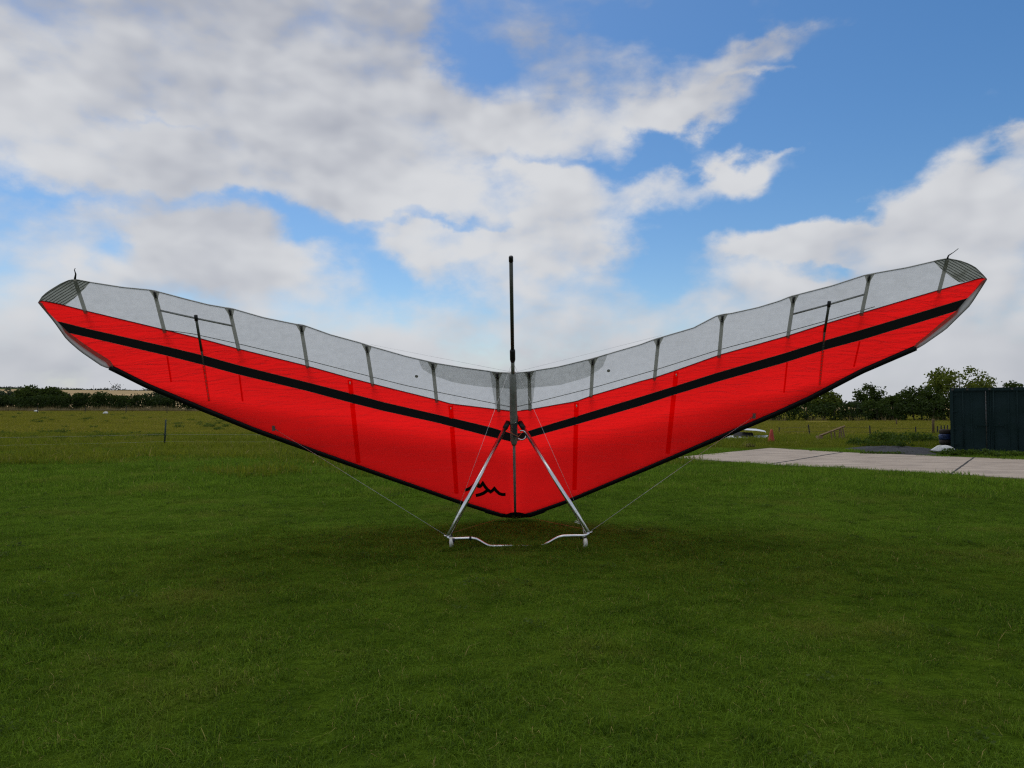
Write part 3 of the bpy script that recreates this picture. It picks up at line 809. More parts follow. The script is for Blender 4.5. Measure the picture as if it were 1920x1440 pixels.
fr.build('frame', M['cont'], ct)
MB().box((CW / 2, CD / 2, .14), (CW - .1, CD - .1, .05)).build('floor', M['cont'], ct)
for i, x0 in enumerate((.11, CW / 2 + .006)):
    dw = CW / 2 - .116
    # pressed door leaf: recessed and raised vertical panels
    prof = [(0, 0), (.03, 0), (.05, .02), (.5 * dw - .04, .02), (.5 * dw - .02, 0), (.5 * dw + .02, 0), (.5 * dw + .04, .02), (dw - .05, .02), (dw - .03, 0), (dw, 0)]
    V = [np.array((x0 + a_, .055 + b_, z)) for z in (.16, CH - .12) for (a_, b_) in prof]; k = len(prof)
    dr = MB().poly(V, [(j, j + 1, k + j + 1, k + j) for j in range(k - 1)])
    dr.box((x0 + dw / 2, .05, CH - .125), (dw - .008, .05, .03)).box((x0 + dw / 2, .05, .165), (dw - .008, .05, .03))
    door = dr.build('door', M['cont'], ct)
    for xr in (x0 + dw * .27, x0 + dw * .9) if i == 0 else (x0 + dw * .1, x0 + dw * .73):
        rod = MB().tube([(xr, .025, .1), (xr, .025, CH - .05)], .017, 8).build('lock_rod', M['cont2' if abs(xr - CW / 2) < .15 and i == 0 else 'cont'], door, True)
    hx = x0 + .03 if i == 0 else x0 + dw - .03
    for z in (.3, .85, 1.5, 2.1):
        MB().box((hx, .035, z), (.16, .03, .045)).build('hinge', M['cont'], door)
    hd = MB().box((x0 + dw * (.78 if i == 0 else .25), .015, 1.0), (.36, .02, .035)).box((x0 + dw * (.62 if i == 0 else .4), .02, .98), (.05, .03, .14)); hd.build('handle', M['cont'], door)
for x in (.09, CW - .09, .55, CW / 2, CW - .55):
    MB().box((x, .0, CH - .06), (.07, .03, .06)).build('casting', M['cont2'], ct)

# ------------------------------------------------------------------ small things on the right
M['tyre'] = simple('tyre_rubber', (.012, .011, .011), .85, 0, .3, 20, .4, 60)
M['tyre_brown'] = simple('dusty_tyre_rubber', (.03, .024, .02), .9, 0, .3, 12, .4, 60)
M['blue'] = simple('blue_tarpaulin', (.015, .035, .12), .5, 0, .4, 9, .8, 12)
tc0 = depth(1772.5, 800, 28.0)[:2]
def tyre(z, m, label, R=.225, dx=0.0):
    prof = [(0, .15), (.005, R - .04), (.04, R), (.15, R), (.185, R - .04), (.19, .15), (.15, .13), (.05, .13)]
    mb = lathe(MB(), (0, 0, 0), (0, 0, 1), prof, 22); mb.f = mb.f[:-2]; n_ = 22
    mb.f += [(7 * n_ + k, 7 * n_ + (k + 1) % n_, (k + 1) % n_, k) for k in range(n_)]
    o = mb.build('tyre', m, None, True); o.location = (tc0[0] + dx, tc0[1], z)
    return tag(o, label, 'tyre', 'stack beside the container')
tyre(0, M['tyre'], 'black tyre at the bottom of the stack beside the container', dx=.02)
tyre(.19, M['tyre_brown'], 'dusty dark tyre just under the blue bundle beside the container')
tyre(.595, M['tyre_brown'], 'dark tyre on top of the blue bundle beside the container', dx=-.0)
V, Fc = [], []
for i, z in enumerate((0, .03, .1, .16, .2, .235)):
    for k in range(24):
        th = 2 * math.pi * k / 24; r = (.20, .225, .23, .235, .225, .18)[i] + .015 * math.sin(5 * th + i * 2) + .01 * random.uniform(-1, 1)
        V.append((r * math.cos(th), r * math.sin(th), z + .025 * math.sin(2 * th) * (i > 0) * (i < 5)))
Fc = [(i * 24 + k, i * 24 + (k + 1) % 24, (i + 1) * 24 + (k + 1) % 24, (i + 1) * 24 + k) for i in range(5) for k in range(24)] + [tuple(range(24))[::-1], tuple(range(120, 144))]
o = new_mesh('tarpaulin_bundle', V, Fc, M['blue'], None, True); o.location = (tc0[0], tc0[1], .37)
tag(o, 'blue tarpaulin bundle squeezed between the stacked tyres', 'tarpaulin')

M['sack'] = simple('white_woven_sack', (.62, .63, .62), .8, 0, .25, 7, .8, 14)
def lump(name, loc, size, m, label, cat, seed, tail=None, group=None):
    rg = random.Random(seed); V, Fc = [], []; na, ne = 26, 9
    ph = [rg.uniform(0, 6.28) for _ in range(6)]
    for j in range(ne):
        e = math.pi / 2 * j / (ne - 1)
        for k in range(na):
            th = 2 * math.pi * k / na
            r = 1 + .16 * math.sin(2 * th + ph[0]) + .12 * math.sin(3 * th + ph[1] + e * 2) + .08 * math.sin(7 * th + ph[2] + e * 5)
            x, y, z = math.cos(th) * math.cos(e) * r, math.sin(th) * math.cos(e) * r, math.sin(e) ** .8 * (1 + .2 * math.sin(3 * th + ph[3]) * math.cos(e) + .12 * math.sin(5 * th + ph[4]) * math.cos(e))
            if tail and x < -.35: z *= max(.25, 1 + (x + .35) * tail); y *= max(.3, 1 + (x + .35) * .6)
            if x < 0: x *= 1.0 + (tail or 0) * .25
            V.append((x * size[0], y * size[1], max(0, z) * size[2] - .02))
    Fc = [(j * na + k, j * na + (k + 1) % na, (j + 1) * na + (k + 1) % na, (j + 1) * na + k) for j in range(ne - 1) for k in range(na)]
    o = new_mesh(name, V, Fc, m, None, True); o.location = loc
    return tag(o, label, cat, group)
p = ground(1764, 849)
lump('white_sack', (p[0], p[1] - .1, 0.0), (.38, .25, .30), M['sack'], 'crumpled white sack lying by the container corner', 'sack', 3, tail=.8)

M['cone'] = simple('faded_orange_plastic', (.42, .055, .03), .7, 0, .3, 5)
p = ground(1446, 831)
cn = thing('traffic_cone', 'faded orange traffic cone standing in the grass beyond the pad', 'traffic cone', (p[0], p[1], 0))
lathe(MB(), (0, 0, 0), (0, 0, 1), [(.03, .175), (.06, .16), (.35, .105), (.62, .055), (.64, .04)], 20).build('cone_body', M['cone'], cn, True)
MB().box((0, 0, .015), (.4, .4, .03)).build('base', M['cone'], cn)
cn.rotation_euler = (0.02, .03, .4)

M['wood'] = simple('weathered_timber', (.30, .21, .115), .9, 0, .45, 12, .6, 40)
p = ground(1560, 828)
sh = thing('timber_trestle', 'broken timber trestle sloping to the ground beyond the pad', 'trestle', (p[0], p[1], 0))
q = lambda u, v, dy=0.0: depth(u, v, p[1] + dy) - np.array([p[0], p[1], 0])
sc_ = lambda a_, b_, w_, nm: MB().tube([a_, b_], w_, 4).build(nm, M['wood'], sh)
sc_(q(1536, 817), q(1584, 799), .045, 'rail'); sc_(q(1540, 817, .35), q(1578, 800, .35), .035, 'rail')
for (a_, b_, dy) in (((1558, 810), (1561, 829), 0), ((1564, 808), (1568, 829), .3), ((1576, 802), (1580, 829), 0), ((1580, 801), (1585, 829), .35), ((1574, 803), (1574, 829), .35)):
    sc_(q(*a_, dy), q(*b_, dy) - np.array([0, 0, .02]), .035, 'leg')
MB().box(q(1538, 823) + np.array([0, .1, .0]), (.22, .3, .28)).build('foot_block', M['wood'], sh)

# flat white craft lying on the grass behind the cone
M['white_sheet'] = simple('white_gelcoat', (.66, .68, .70), .45, 0, .12, 3)
p = ground(1400, 826.5)
fc = thing('white_craft', 'flat white craft with a black bundle lying on grass left of the traffic cone', 'craft', (p[0], p[1], 0))
q = lambda u, v, dy=0.0: depth(u, v, p[1] + dy) - np.array([p[0], p[1], 0])
def plank(name, top, bot, dy0, dy1, m):
    V = [q(*a_, dy0 + .5 * (dy1 - dy0)) for a_ in top] + [q(*a_, dy0) for a_ in bot] + [q(*a_, dy1) for a_ in top] + [q(*a_, dy1) for a_ in bot]; n_ = len(top)
    Fc = []
    for i in range(n_ - 1):
        Fc += [(i, i + n_, i + n_ + 1, i + 1), (2 * n_ + i, 2 * n_ + i + 1, 3 * n_ + i + 1, 3 * n_ + i), (i, i + 1, 2 * n_ + i + 1, 2 * n_ + i), (i + n_, i + 3 * n_, i + 3 * n_ + 1, i + n_ + 1)]
    Fc += [(0, 2 * n_, 3 * n_, n_), (n_ - 1, 2 * n_ - 1, 4 * n_ - 1, 3 * n_ - 1)]
    return new_mesh(name, V, Fc, m, fc, False)
plank('hull', [(1340, 816), (1362, 817), (1380, 816.5), (1403, 819)], [(1340, 827), (1362, 826), (1380, 826), (1403, 823.5)], 0, 1.0, M['white_sheet'])
plank('hull', [(1408, 819), (1420, 816), (1440, 816)], [(1408, 822), (1420, 822), (1438, 820)], .3, 1.0, M['white_sheet'])
plank('wing', [(1392, 803), (1418, 804), (1433, 807), (1436, 809)], [(1392, 806), (1418, 807.5), (1433, 809.5), (1436, 811)], .4, 1.3, M['white_sheet'])
plank('bundle', [(1375, 808), (1390, 810), (1410, 811), (1413, 814)], [(1375, 818), (1390, 818), (1408, 819), (1413, 817)], .35, .9, M['black_plastic'])

# ------------------------------------------------------------------ fences
M['post_green'] = simple('green_plastic_post', (.012, .035, .024), .5)
M['post_dark'] = simple('dark_post', (.035, .035, .03), .8)
M['tape'] = simple('pale_fence_tape', (.42, .42, .33), .7)
M['tape_y'] = simple('yellow_fence_tape', (.45, .38, .06), .7)
M['wood_post'] = simple('brown_timber_post', (.14, .095, .05), .9, 0, .4, 10, .4, 30)
pb = ground(308, 838)
fd = np.array([-10.4, -2.6]) / np.linalg.norm([-10.4, -2.6])
ef = thing('electric_fence', 'thin two-wire electric fence on green posts in front of the left paddock', 'fence', (pb[0], pb[1], 0))
posts = []
for k in (-1, 0, 1, 2):
    off_ = fd * 11.5 * k; x, y = pb[0] + off_[0], pb[1] + off_[1]; z = float(terrain(x, y))
    posts.append((off_[0], off_[1], z))
    ps = MB().tube([(off_[0], off_[1], z - .1), (off_[0] + .03, off_[1], z + .55), (off_[0] + .045, off_[1], z + 1.12)], [.034, .036, .032], 8).build('post', M['post_green'], ef, True)
    for h in (.22, .52):
        MB().tube([(off_[0] + .01, off_[1] - .03, z + h), (off_[0] + .01, off_[1] - .06, z + h)], .02, 6).build('insulator', M['black_plastic'], ps)
for h in (.22, .52):
    pts = []
    for i in range(len(posts) - 1):
        for f in np.linspace(0, 1, 9)[:(9 if i == len(posts) - 2 else 8)]:
            a_, b_ = np.array(posts[i]), np.array(posts[i + 1]); q_ = a_ + (b_ - a_) * f
            pts.append(q_ + np.array([0, -.05, h - .05 * 4 * f * (1 - f)]))
    MB().tube(pts, .0032, 5).build('wire', M['tape'], ef)
ffp = [(u, ground(u, 775.5)) for u in (-10, 70, 159, 236, 313, 400)]
ff = thing('paddock_fence', 'far line of thin dark posts in front of the left hedge', 'fence', (ffp[1][1][0], ffp[1][1][1], 0))
L0 = np.array(ff.location) * np.array([1, 1, 0])
tops = []
for i, (u, p) in enumerate(ffp):
    z = float(terrain(p[0], p[1])); b_ = np.array([p[0], p[1], z]) - L0
    tilt = (.0, .02, .12, .06, .0, .05)[i]
    MB().tube([b_ + np.array([0, 0, -.1]), b_ + np.array([tilt, 0, 1.2])], .05, 6).build('post', M['post_dark'], ff)
    tops.append(b_ + np.array([tilt * .6, 0, .75]))
MB().tube(tops, .012, 5).build('wire', M['tape'], ff)

rp_ = [(1461, 812, 11, 0), (1519, 818, 22, -3), (1632, 820, 22, -1), (1717, 818, 18, 0), (1758, 817, 18, 0), (1765, 815.5, 18, 0), (1771, 814.5, 17, 0), (1777, 814, 17, 0)]
rf = thing('stock_fence', 'sagging wire stock fence on dark posts behind the gravel heap', 'fence', ground(1632, 820) * np.array([1, 1, 0]))
L0 = np.array(rf.location); tops = []
for (u, v, h, dx) in rp_:
    p = ground(u, v); k = p[1] / F
    MB().tube([p - L0 + np.array([0, 0, -.1]), p - L0 + np.array([dx * k, 0, h * k])], .035, 6).build('post', M['post_dark'], rf)
    tops.append(p - L0 + np.array([dx * k * .8, 0, h * k * .8]))
MB().tube(tops, .007, 5).build('wire', M['post_dark'], rf)
MB().tube([q_ - np.array([0, 0, .25]) for q_ in tops], .007, 5).build('wire', M['post_dark'], rf)
p = ground(1750, 817); k = p[1] / F
wp = MB().tube([(0, 0, -.1), (.01, 0, 30 * k), (.01, 0, 31.5 * k)], [.072, .068, .05], 8).build('timber_post', M['wood_post'], None, True); wp.location = (p[0], p[1], 0)
tag(wp, 'thick brown timber post standing left of the container', 'post')
p = ground(1681, 798); k = p[1] / F
wp = MB().tube([(0, 0, -.1), (.0, 0, 12.5 * k)], [.06, .055], 8).build('timber_post', M['wood_post'], None, True); wp.location = (p[0], p[1], float(p[2]))
tag(wp, 'slim pale timber post far out in the right paddock', 'post')
a_, b_ = ground(1512, 794.5), ground(1552, 794.5)
tp = MB().tube([a_ + np.array([0, 0, .25]) - a_, (a_ + b_) / 2 + np.array([0, 0, .2]) - a_, b_ + np.array([0, 0, .25]) - a_], .03, 4)
tp = tp.tube([np.array([0, 0, 0.]), np.array([0, 0, .28])], .02, 5).tube([b_ - a_, b_ - a_ + np.array([0, 0, .28])], .02, 5).build('fence_tape', M['tape_y']); tp.location = tuple(a_)
tag(tp, 'short run of yellow fence tape in the right paddock before the hedge', 'fence tape')

for i, (u, v, sx, lab) in enumerate(((68, 772.5, .42, 'small white bundle in the far paddock, nearest the left edge'), (198, 776, .42, 'small white bundle in the far paddock, second from the left edge'))):
    p = ground(u, v)
    lump('white_bundle', (p[0], p[1], float(terrain(p[0], p[1]))), (sx, .35, .4), M['sack'], lab, 'bundle', 11 + i, group='white bundles in the paddock')

# ------------------------------------------------------------------ trees and hedges
M['bark'] = simple('bark', (.06, .048, .035), .95, 0, .4, 6, .6, 20)
M['leaf_hedge'] = foliage('hedge_leaves', (.012, .026, .006), (.042, .068, .012), trans=.25, nscale=.6, big=.05)
M['leaf_dark'] = foliage('dark_oak_leaves', (.016, .031, .006), (.055, .084, .012), trans=.3, nscale=.7)
M['leaf_lime'] = foliage('yellow_green_leaves', (.030, .050, .006), (.12, .148, .018), trans=.4, nscale=.7)
M['leaf_blue'] = foliage('grey_green_leaves', (.026, .042, .024), (.065, .088, .045), trans=.3, nscale=.7)
M['leaf_far'] = foliage('far_tree_leaves', (.022, .032, .022), (.04, .052, .034), trans=.2, nscale=.05)
M['weed'] = foliage('weed_leaves', (.028, .056, .008), (.075, .120, .014), trans=.35, nscale=1.2)
M['weed2'] = foliage('paddock_weed_leaves', (.045, .075, .010), (.095, .135, .018), trans=.35, nscale=1.2)
M['dry_grass'] = foliage('dry_tall_grass', (.16, .125, .06), (.28, .22, .10), trans=.3, nscale=.3)

def leaf_quads(cent, size, rng, flat=.0):
    n = len(cent)
    a = rng.normal(size=(n, 3)); a[:, 2] *= (1 - flat); a /= np.linalg.norm(a, axis=1)[:, None]
    b = rng.normal(size=(n, 3)); b -= (b * a).sum(1)[:, None] * a; b /= np.linalg.norm(b, axis=1)[:, None]
    s = (size * rng.uniform(.6, 1.4, n))[:, None]
    P = np.stack([cent - a * s * .5, cent + b * s * .32, cent + a * s * .5, cent - b * s * .32], 1)
    return P

def crown_points(rng, lobes, per, lobe_r):
    pts = []
    for (c_, r_) in lobes:
        m_ = int(per * (r_ / lobe_r) ** 2)
        d = rng.normal(size=(m_, 3)); d /= np.linalg.norm(d, axis=1)[:, None]
        rad = r_ * rng.uniform(.35, 1.05, m_)[:, None] ** .6
        q_ = c_ + d * rad * np.array([1.1, 1.1, .8])
        pts.append(q_)
    return np.concatenate(pts)

def tree(name, label, x, y, h, wd, mtl, seed, n_lobes=26, per=150, leaf=.3, lobe=.2, bottom=.25, cat='tree', group=None, top_bias=0.0, gap=0.0, ragged=.1):
    rng = np.random.default_rng(seed)
    z0 = float(terrain(x, y))
    root = thing(name, label, cat, (x, y, z0 - .1), group)
    cz, rz = h * (1 + bottom) / 2, h * (1 - bottom) / 2
    lobes = []
    for i in range(n_lobes):
        d = rng.normal(size=3); d /= np.linalg.norm(d)
        rad = rng.uniform(.45, .92)
        c_ = np.array([d[0] * wd / 2 * rad, d[1] * wd / 2 * rad, cz + d[2] * rz * rad])
        c_[2] += top_bias * (1 - abs(c_[0]) / (wd / 2)) * rz * .3
        lobes.append((c_, lobe * min(wd, h) * rng.uniform(.55, 1.15)))
    pts = crown_points(rng, lobes, per, lobe * min(wd, h))
    pts += rng.normal(scale=ragged, size=pts.shape)
    pts = pts[pts[:, 2] > h * bottom * .35]
    Q = leaf_quads(pts, leaf, rng)
    big_mesh('crown', Q, 4, mtl, root, rng.uniform(0, 1, len(Q)))
    tr = MB()
    k = h / 7
    sway = rng.normal(scale=.12, size=2) * k
    trunk = [np.array([0, 0, 0]), np.array([sway[0] * .4, sway[1] * .4, h * .2]), np.array([sway[0], sway[1], h * .45]), np.array([sway[0] * 1.5, sway[1] * 1.5, h * .75])]
    tr.tube(trunk, [.19 * k, .15 * k, .11 * k, .04 * k], 8)
    for (c_, r_) in lobes[::2]:
        f = rng.uniform(.25, .7); b_ = np.array([sway[0] * f * 2, sway[1] * f * 2, h * f * .75])
        mid = b_ + (c_ - b_) * .5 + np.array([0, 0, .08 * h])
        tr.tube([b_, mid, c_], [.07 * k, .045 * k, .015 * k], 5, False)
    tr.build('trunk', M['bark'], root, True)
    return root

def hedge(name, label, line, h, thick, mtl, seed, dens=26, leaf=.3, hvar=.35):
    rng = np.random.default_rng(seed)
    P = np.array(line, float); seg = np.linalg.norm(np.diff(P, axis=0), axis=1); L = seg.sum(); cum = np.concatenate([[0], np.cumsum(seg)])
    root = thing(name, label, 'hedge', (P[0][0], P[0][1], float(terrain(*P[0]))))
    O = np.array(root.location)
    lobes = []
    n = int(L / .7)
    ph = rng.uniform(0, 6.28, 4)
    for i in range(n):
        s = (i + rng.uniform(0, 1)) / n * L; x, y = np.interp(s, cum, P[:, 0]), np.interp(s, cum, P[:, 1])
        hh = h * (1 + hvar * .5 * math.sin(s * .21 + ph[0]) + hvar * .35 * math.sin(s * .53 + ph[1]) + hvar * .4 * rng.normal() * .5)
        z0 = float(terrain(x, y))
        for f in (.2, .5, .82):
            lobes.append((np.array([x + rng.normal() * thick * .25, y + rng.normal() * thick * .3, z0 + hh * f]) - O, h * rng.uniform(.2, .34)))
    pts = crown_points(rng, lobes, dens, h * .27)
    pts += rng.normal(scale=.08, size=pts.shape)
    Q = leaf_quads(pts, leaf, rng)
    big_mesh('foliage', Q, 4, mtl, root, rng.uniform(0, 1, len(Q)))
    st = MB()
    for i in range(int(L / 2.2)):
        s = (i + rng.uniform(.2, .8)) * 2.2; x, y = np.interp(s, cum, P[:, 0]), np.interp(s, cum, P[:, 1]); z0 = float(terrain(x, y))
        b_ = np.array([x, y, z0]) - O
        st.tube([b_, b_ + np.array([rng.normal() * .3, rng.normal() * .2, h * .7])], [.09, .03], 5, False)
    st.build('stems', M['bark'], root)['kind'] = 'stuff'
    return root

hedge('hedgerow', 'long dark hedge across the far side of the left paddock', [(-135, 158), (-105, 156), (-66, 152), (-38, 140), (-18, 126)], 3.5, 2.6, M['leaf_hedge'], 21, dens=60, leaf=.42, hvar=.22)
hedge('hedgerow', 'dark hedge under the trees behind the right paddock', [(-17, 125), (8, 104), (30, 92), (48, 90), (72, 88), (100, 84)], 2.6, 2.2, M['leaf_hedge'], 22, dens=62, leaf=.28, hvar=.25)

def tree_px(u, d_y, v_top, px_w, label, mtl, seed, **kw):
    x = (u - CX) / F * d_y; z0 = float(terrain(x, d_y))
    h = 1.6 + (766 - v_top) / F * d_y - z0
    return tree('tree', label, x, d_y, h + .3, px_w / F * d_y, mtl, seed, **kw)

tree_px(1797, 94, 692, 124, 'tall yellow-green tree rising just left of the container roof', M['leaf_lime'], 31, n_lobes=52, per=110, leaf=.32, lobe=.115, bottom=.25, group='trees along the right hedge', ragged=.16)
tree_px(1862, 97, 721, 40, 'lower bushy tree top showing over the left half of the container', M['leaf_lime'], 32, n_lobes=20, per=110, leaf=.32, lobe=.17, group='trees along the right hedge')
tree_px(1902, 99, 716, 50, 'small dark tree top showing over the right end of the container', M['leaf_dark'], 33, n_lobes=18, per=90, leaf=.3, lobe=.16, group='trees along the right hedge', ragged=.16)
tree_px(1728, 93, 727, 88, 'rounded dark tree between the tall yellow-green tree and the gap', M['leaf_dark'], 34, n_lobes=40, per=170, leaf=.32, lobe=.2, bottom=.1, group='trees along the right hedge')
tree_px(1770, 91, 742, 60, 'low dark tree tucked against the left container edge', M['leaf_dark'], 44, n_lobes=24, per=130, leaf=.3, lobe=.18, bottom=.1, group='trees along the right hedge')
tree_px(1672, 98, 742, 62, 'low flat-topped dark tree in the middle of the right hedge', M['leaf_dark'], 35, n_lobes=28, per=150, leaf=.32, lobe=.2, bottom=.1, group='trees along the right hedge')
tree_px(1626, 95, 722, 58, 'open-crowned dark tree sticking up in the right hedge', M['leaf_dark'], 36, n_lobes=26, per=110, leaf=.3, lobe=.15, bottom=.35, group='trees along the right hedge', ragged=.18)
tree_px(1607, 110, 748, 34, 'small grey-green tree beside the open-crowned one', M['leaf_blue'], 37, n_lobes=18, per=110, leaf=.32, lobe=.2, bottom=.1, group='trees along the right hedge')
tree_px(1643, 92, 752, 60, 'dark shrub below the open-crowned tree in the right hedge', M['leaf_dark'], 47, n_lobes=22, per=150, leaf=.3, lobe=.22, bottom=.05, group='trees along the right hedge')
tree_px(1545, 94, 733, 62, 'leafy green tree just under the right wing edge', M['leaf_lime'], 38, n_lobes=34, per=150, leaf=.32, lobe=.17, bottom=.15, group='trees along the right hedge')
tree_px(1490, 97, 738, 70, 'broad tree hidden mostly behind the right wing edge', M['leaf_dark'], 39, n_lobes=26, per=130, leaf=.32, lobe=.2, bottom=.15, group='trees along the right hedge')
tree_px(62, 172, 723, 58, 'tallest dark tree standing in the left hedge', M['leaf_dark'], 51, n_lobes=38, per=190, leaf=.5, lobe=.2, bottom=.1, group='trees along the left hedge')
tree_px(95, 168, 727, 62, 'spreading dark tree right of the tallest in the left hedge', M['leaf_dark'], 52, n_lobes=38, per=190, leaf=.5, lobe=.2, bottom=.1, group='trees along the left hedge')
tree_px(43, 166, 730, 26, 'narrow dark tree left of the tallest in the left hedge', M['leaf_dark'], 53, n_lobes=20, per=120, leaf=.45, lobe=.25, bottom=.05, group='trees along the left hedge')
tree_px(12, 210, 728, 40, 'blue-grey tree at the far left edge of the hedge', M['leaf_blue'], 54, n_lobes=26, per=120, leaf=.55, lobe=.2, bottom=.05, group='trees along the left hedge')
tree_px(126, 190, 732, 16, 'small grey-green tree beside the pale stubble field', M['leaf_blue'], 55, n_lobes=14, per=110, leaf=.45, lobe=.25, bottom=.05, group='trees along the left hedge')
tree_px(150, 185, 739, 34, 'low dark bush in front of the stubble hill, leftmost of four', M['leaf_dark'], 56, n_lobes=18, per=110, leaf=.45, lobe=.25, bottom=.0, group='trees along the left hedge')
tree_px(186, 185, 735, 26, 'rounded bush in front of the stubble hill, second of four', M['leaf_dark'], 57, n_lobes=18, per=110, leaf=.45, lobe=.25, bottom=.0, group='trees along the left hedge')
tree_px(220, 188, 735, 34, 'dark bush in front of the stubble hill, third of four', M['leaf_dark'], 58, n_lobes=20, per=110, leaf=.45, lobe=.25, bottom=.0, group='trees along the left hedge')
tree_px(253, 195, 738, 22, 'grey-green bush in front of the stubble hill, last of four', M['leaf_blue'], 59, n_lobes=14, per=100, leaf=.45, lobe=.25, bottom=.0, group='trees along the left hedge')
tree_px(300, 180, 736, 52, 'broad grey-green tree under the left wing edge', M['leaf_blue'], 60, n_lobes=28, per=130, leaf=.5, lobe=.2, bottom=.0, group='trees along the left hedge')

# woods along the far crest: one mass
rng = np.random.default_rng(5); pts = []
for u in np.arange(-500, 2500, 3.0):
    bump_ = .7 + .5 * math.sin(u * .021) * math.sin(u * .05 + 1) + (1.8 if 206 < u < 226 else 0) + (1.6 if 20 < u < 0 else 0) + (1.5 if 272 < u < 284 else 0)
    y = 1235 + 10 * math.sin(u * .01); x = (u - CX) / F * y
    z = float(hill_z(np.array(x), np.array(y)))
    k = 30; pts.append(np.stack([x + rng.normal(scale=2.2, size=k), y + rng.normal(scale=3, size=k), z + np.abs(rng.normal(scale=1.9 * max(.4, bump_), size=k))], 1))
pts = np.concatenate(pts); Q = leaf_quads(pts, 2.4, rng)
tag(big_mesh('crest_woods', Q, 4, M['leaf_far'], None, rng.uniform(0, 1, len(Q))), 'far dark hedge and woods along the hill crest', 'woods', kind='stuff')
x = (175 - CX) / F * 1230
ms = MB().tube([(0, 0, -1), (0, 0, 9.5)], [.25, .15], 5).build('radio_mast', M['post_dark']); ms.location = (x, 1230, float(hill_z(np.array(x), np.array(1230.))))
tag(ms, 'thin dark mast on the hill crest at the left', 'mast')

# ------------------------------------------------------------------ grass
def blades(n, radius, h, wd, seed, hvar=.35, lean=.5, square=True):
    rng = np.random.default_rng(seed)
    P = rng.uniform(-radius, radius, (n, 2))
    hh = h * np.clip(rng.normal(1, hvar, n), .25, 2.2); a = rng.uniform(0, 2 * math.pi, n); fc_ = rng.uniform(0, math.pi, n)
    ln = np.abs(rng.normal(0, lean, n)) * hh
    ww = wd * rng.uniform(.6, 1.3, n)
    d = np.stack([np.cos(a), np.sin(a), np.zeros(n)], 1); s_ = np.stack([np.cos(fc_), np.sin(fc_), np.zeros(n)], 1) * ww[:, None] / 2
    base = np.concatenate([P, np.full((n, 1), -.01)], 1)
    mid = base + d * (ln * .35)[:, None]; mid[:, 2] += hh * .6
    tip = base + d * ln[:, None]; tip[:, 2] += hh * np.clip(1 - .25 * (ln / hh) ** 2, .35, 1)
    Q1 = np.stack([base - s_, base + s_, mid + s_ * .75, mid - s_ * .75], 1)
    Q2 = np.stack([mid - s_ * .75, mid + s_ * .75, tip + s_ * .1, tip - s_ * .1], 1)
    t_ = rng.uniform(0, 1, n)
    return np.concatenate([Q1, Q2]), np.concatenate([t_, t_])

def patch_collection(name, n_var, mtl, **kw):
    c = bpy.data.collections.new(name)
    for k in range(n_var):
        Q, t_ = blades(seed=100 * n_var + k + len(name), **kw)
        o = big_mesh('grass_patch', Q, 4, mtl, None, t_, link=False)
        c.objects.link(o)
    return c

def vnoise(P, scale, seed):
    rg = np.random.default_rng(seed); T = rg.uniform(0, 1, (64, 64)); q_ = np.asarray(P)[:, :2] * scale; i_ = np.floor(q_).astype(int); f_ = q_ - i_; f_ = f_ * f_ * (3 - 2 * f_)
    g_ = lambda a_, b_: T[(i_[:, 0] + a_) % 64, (i_[:, 1] + b_) % 64]
    return (g_(0, 0) * (1 - f_[:, 0]) + g_(1, 0) * f_[:, 0]) * (1 - f_[:, 1]) + (g_(0, 1) * (1 - f_[:, 0]) + g_(1, 1) * f_[:, 0]) * f_[:, 1]

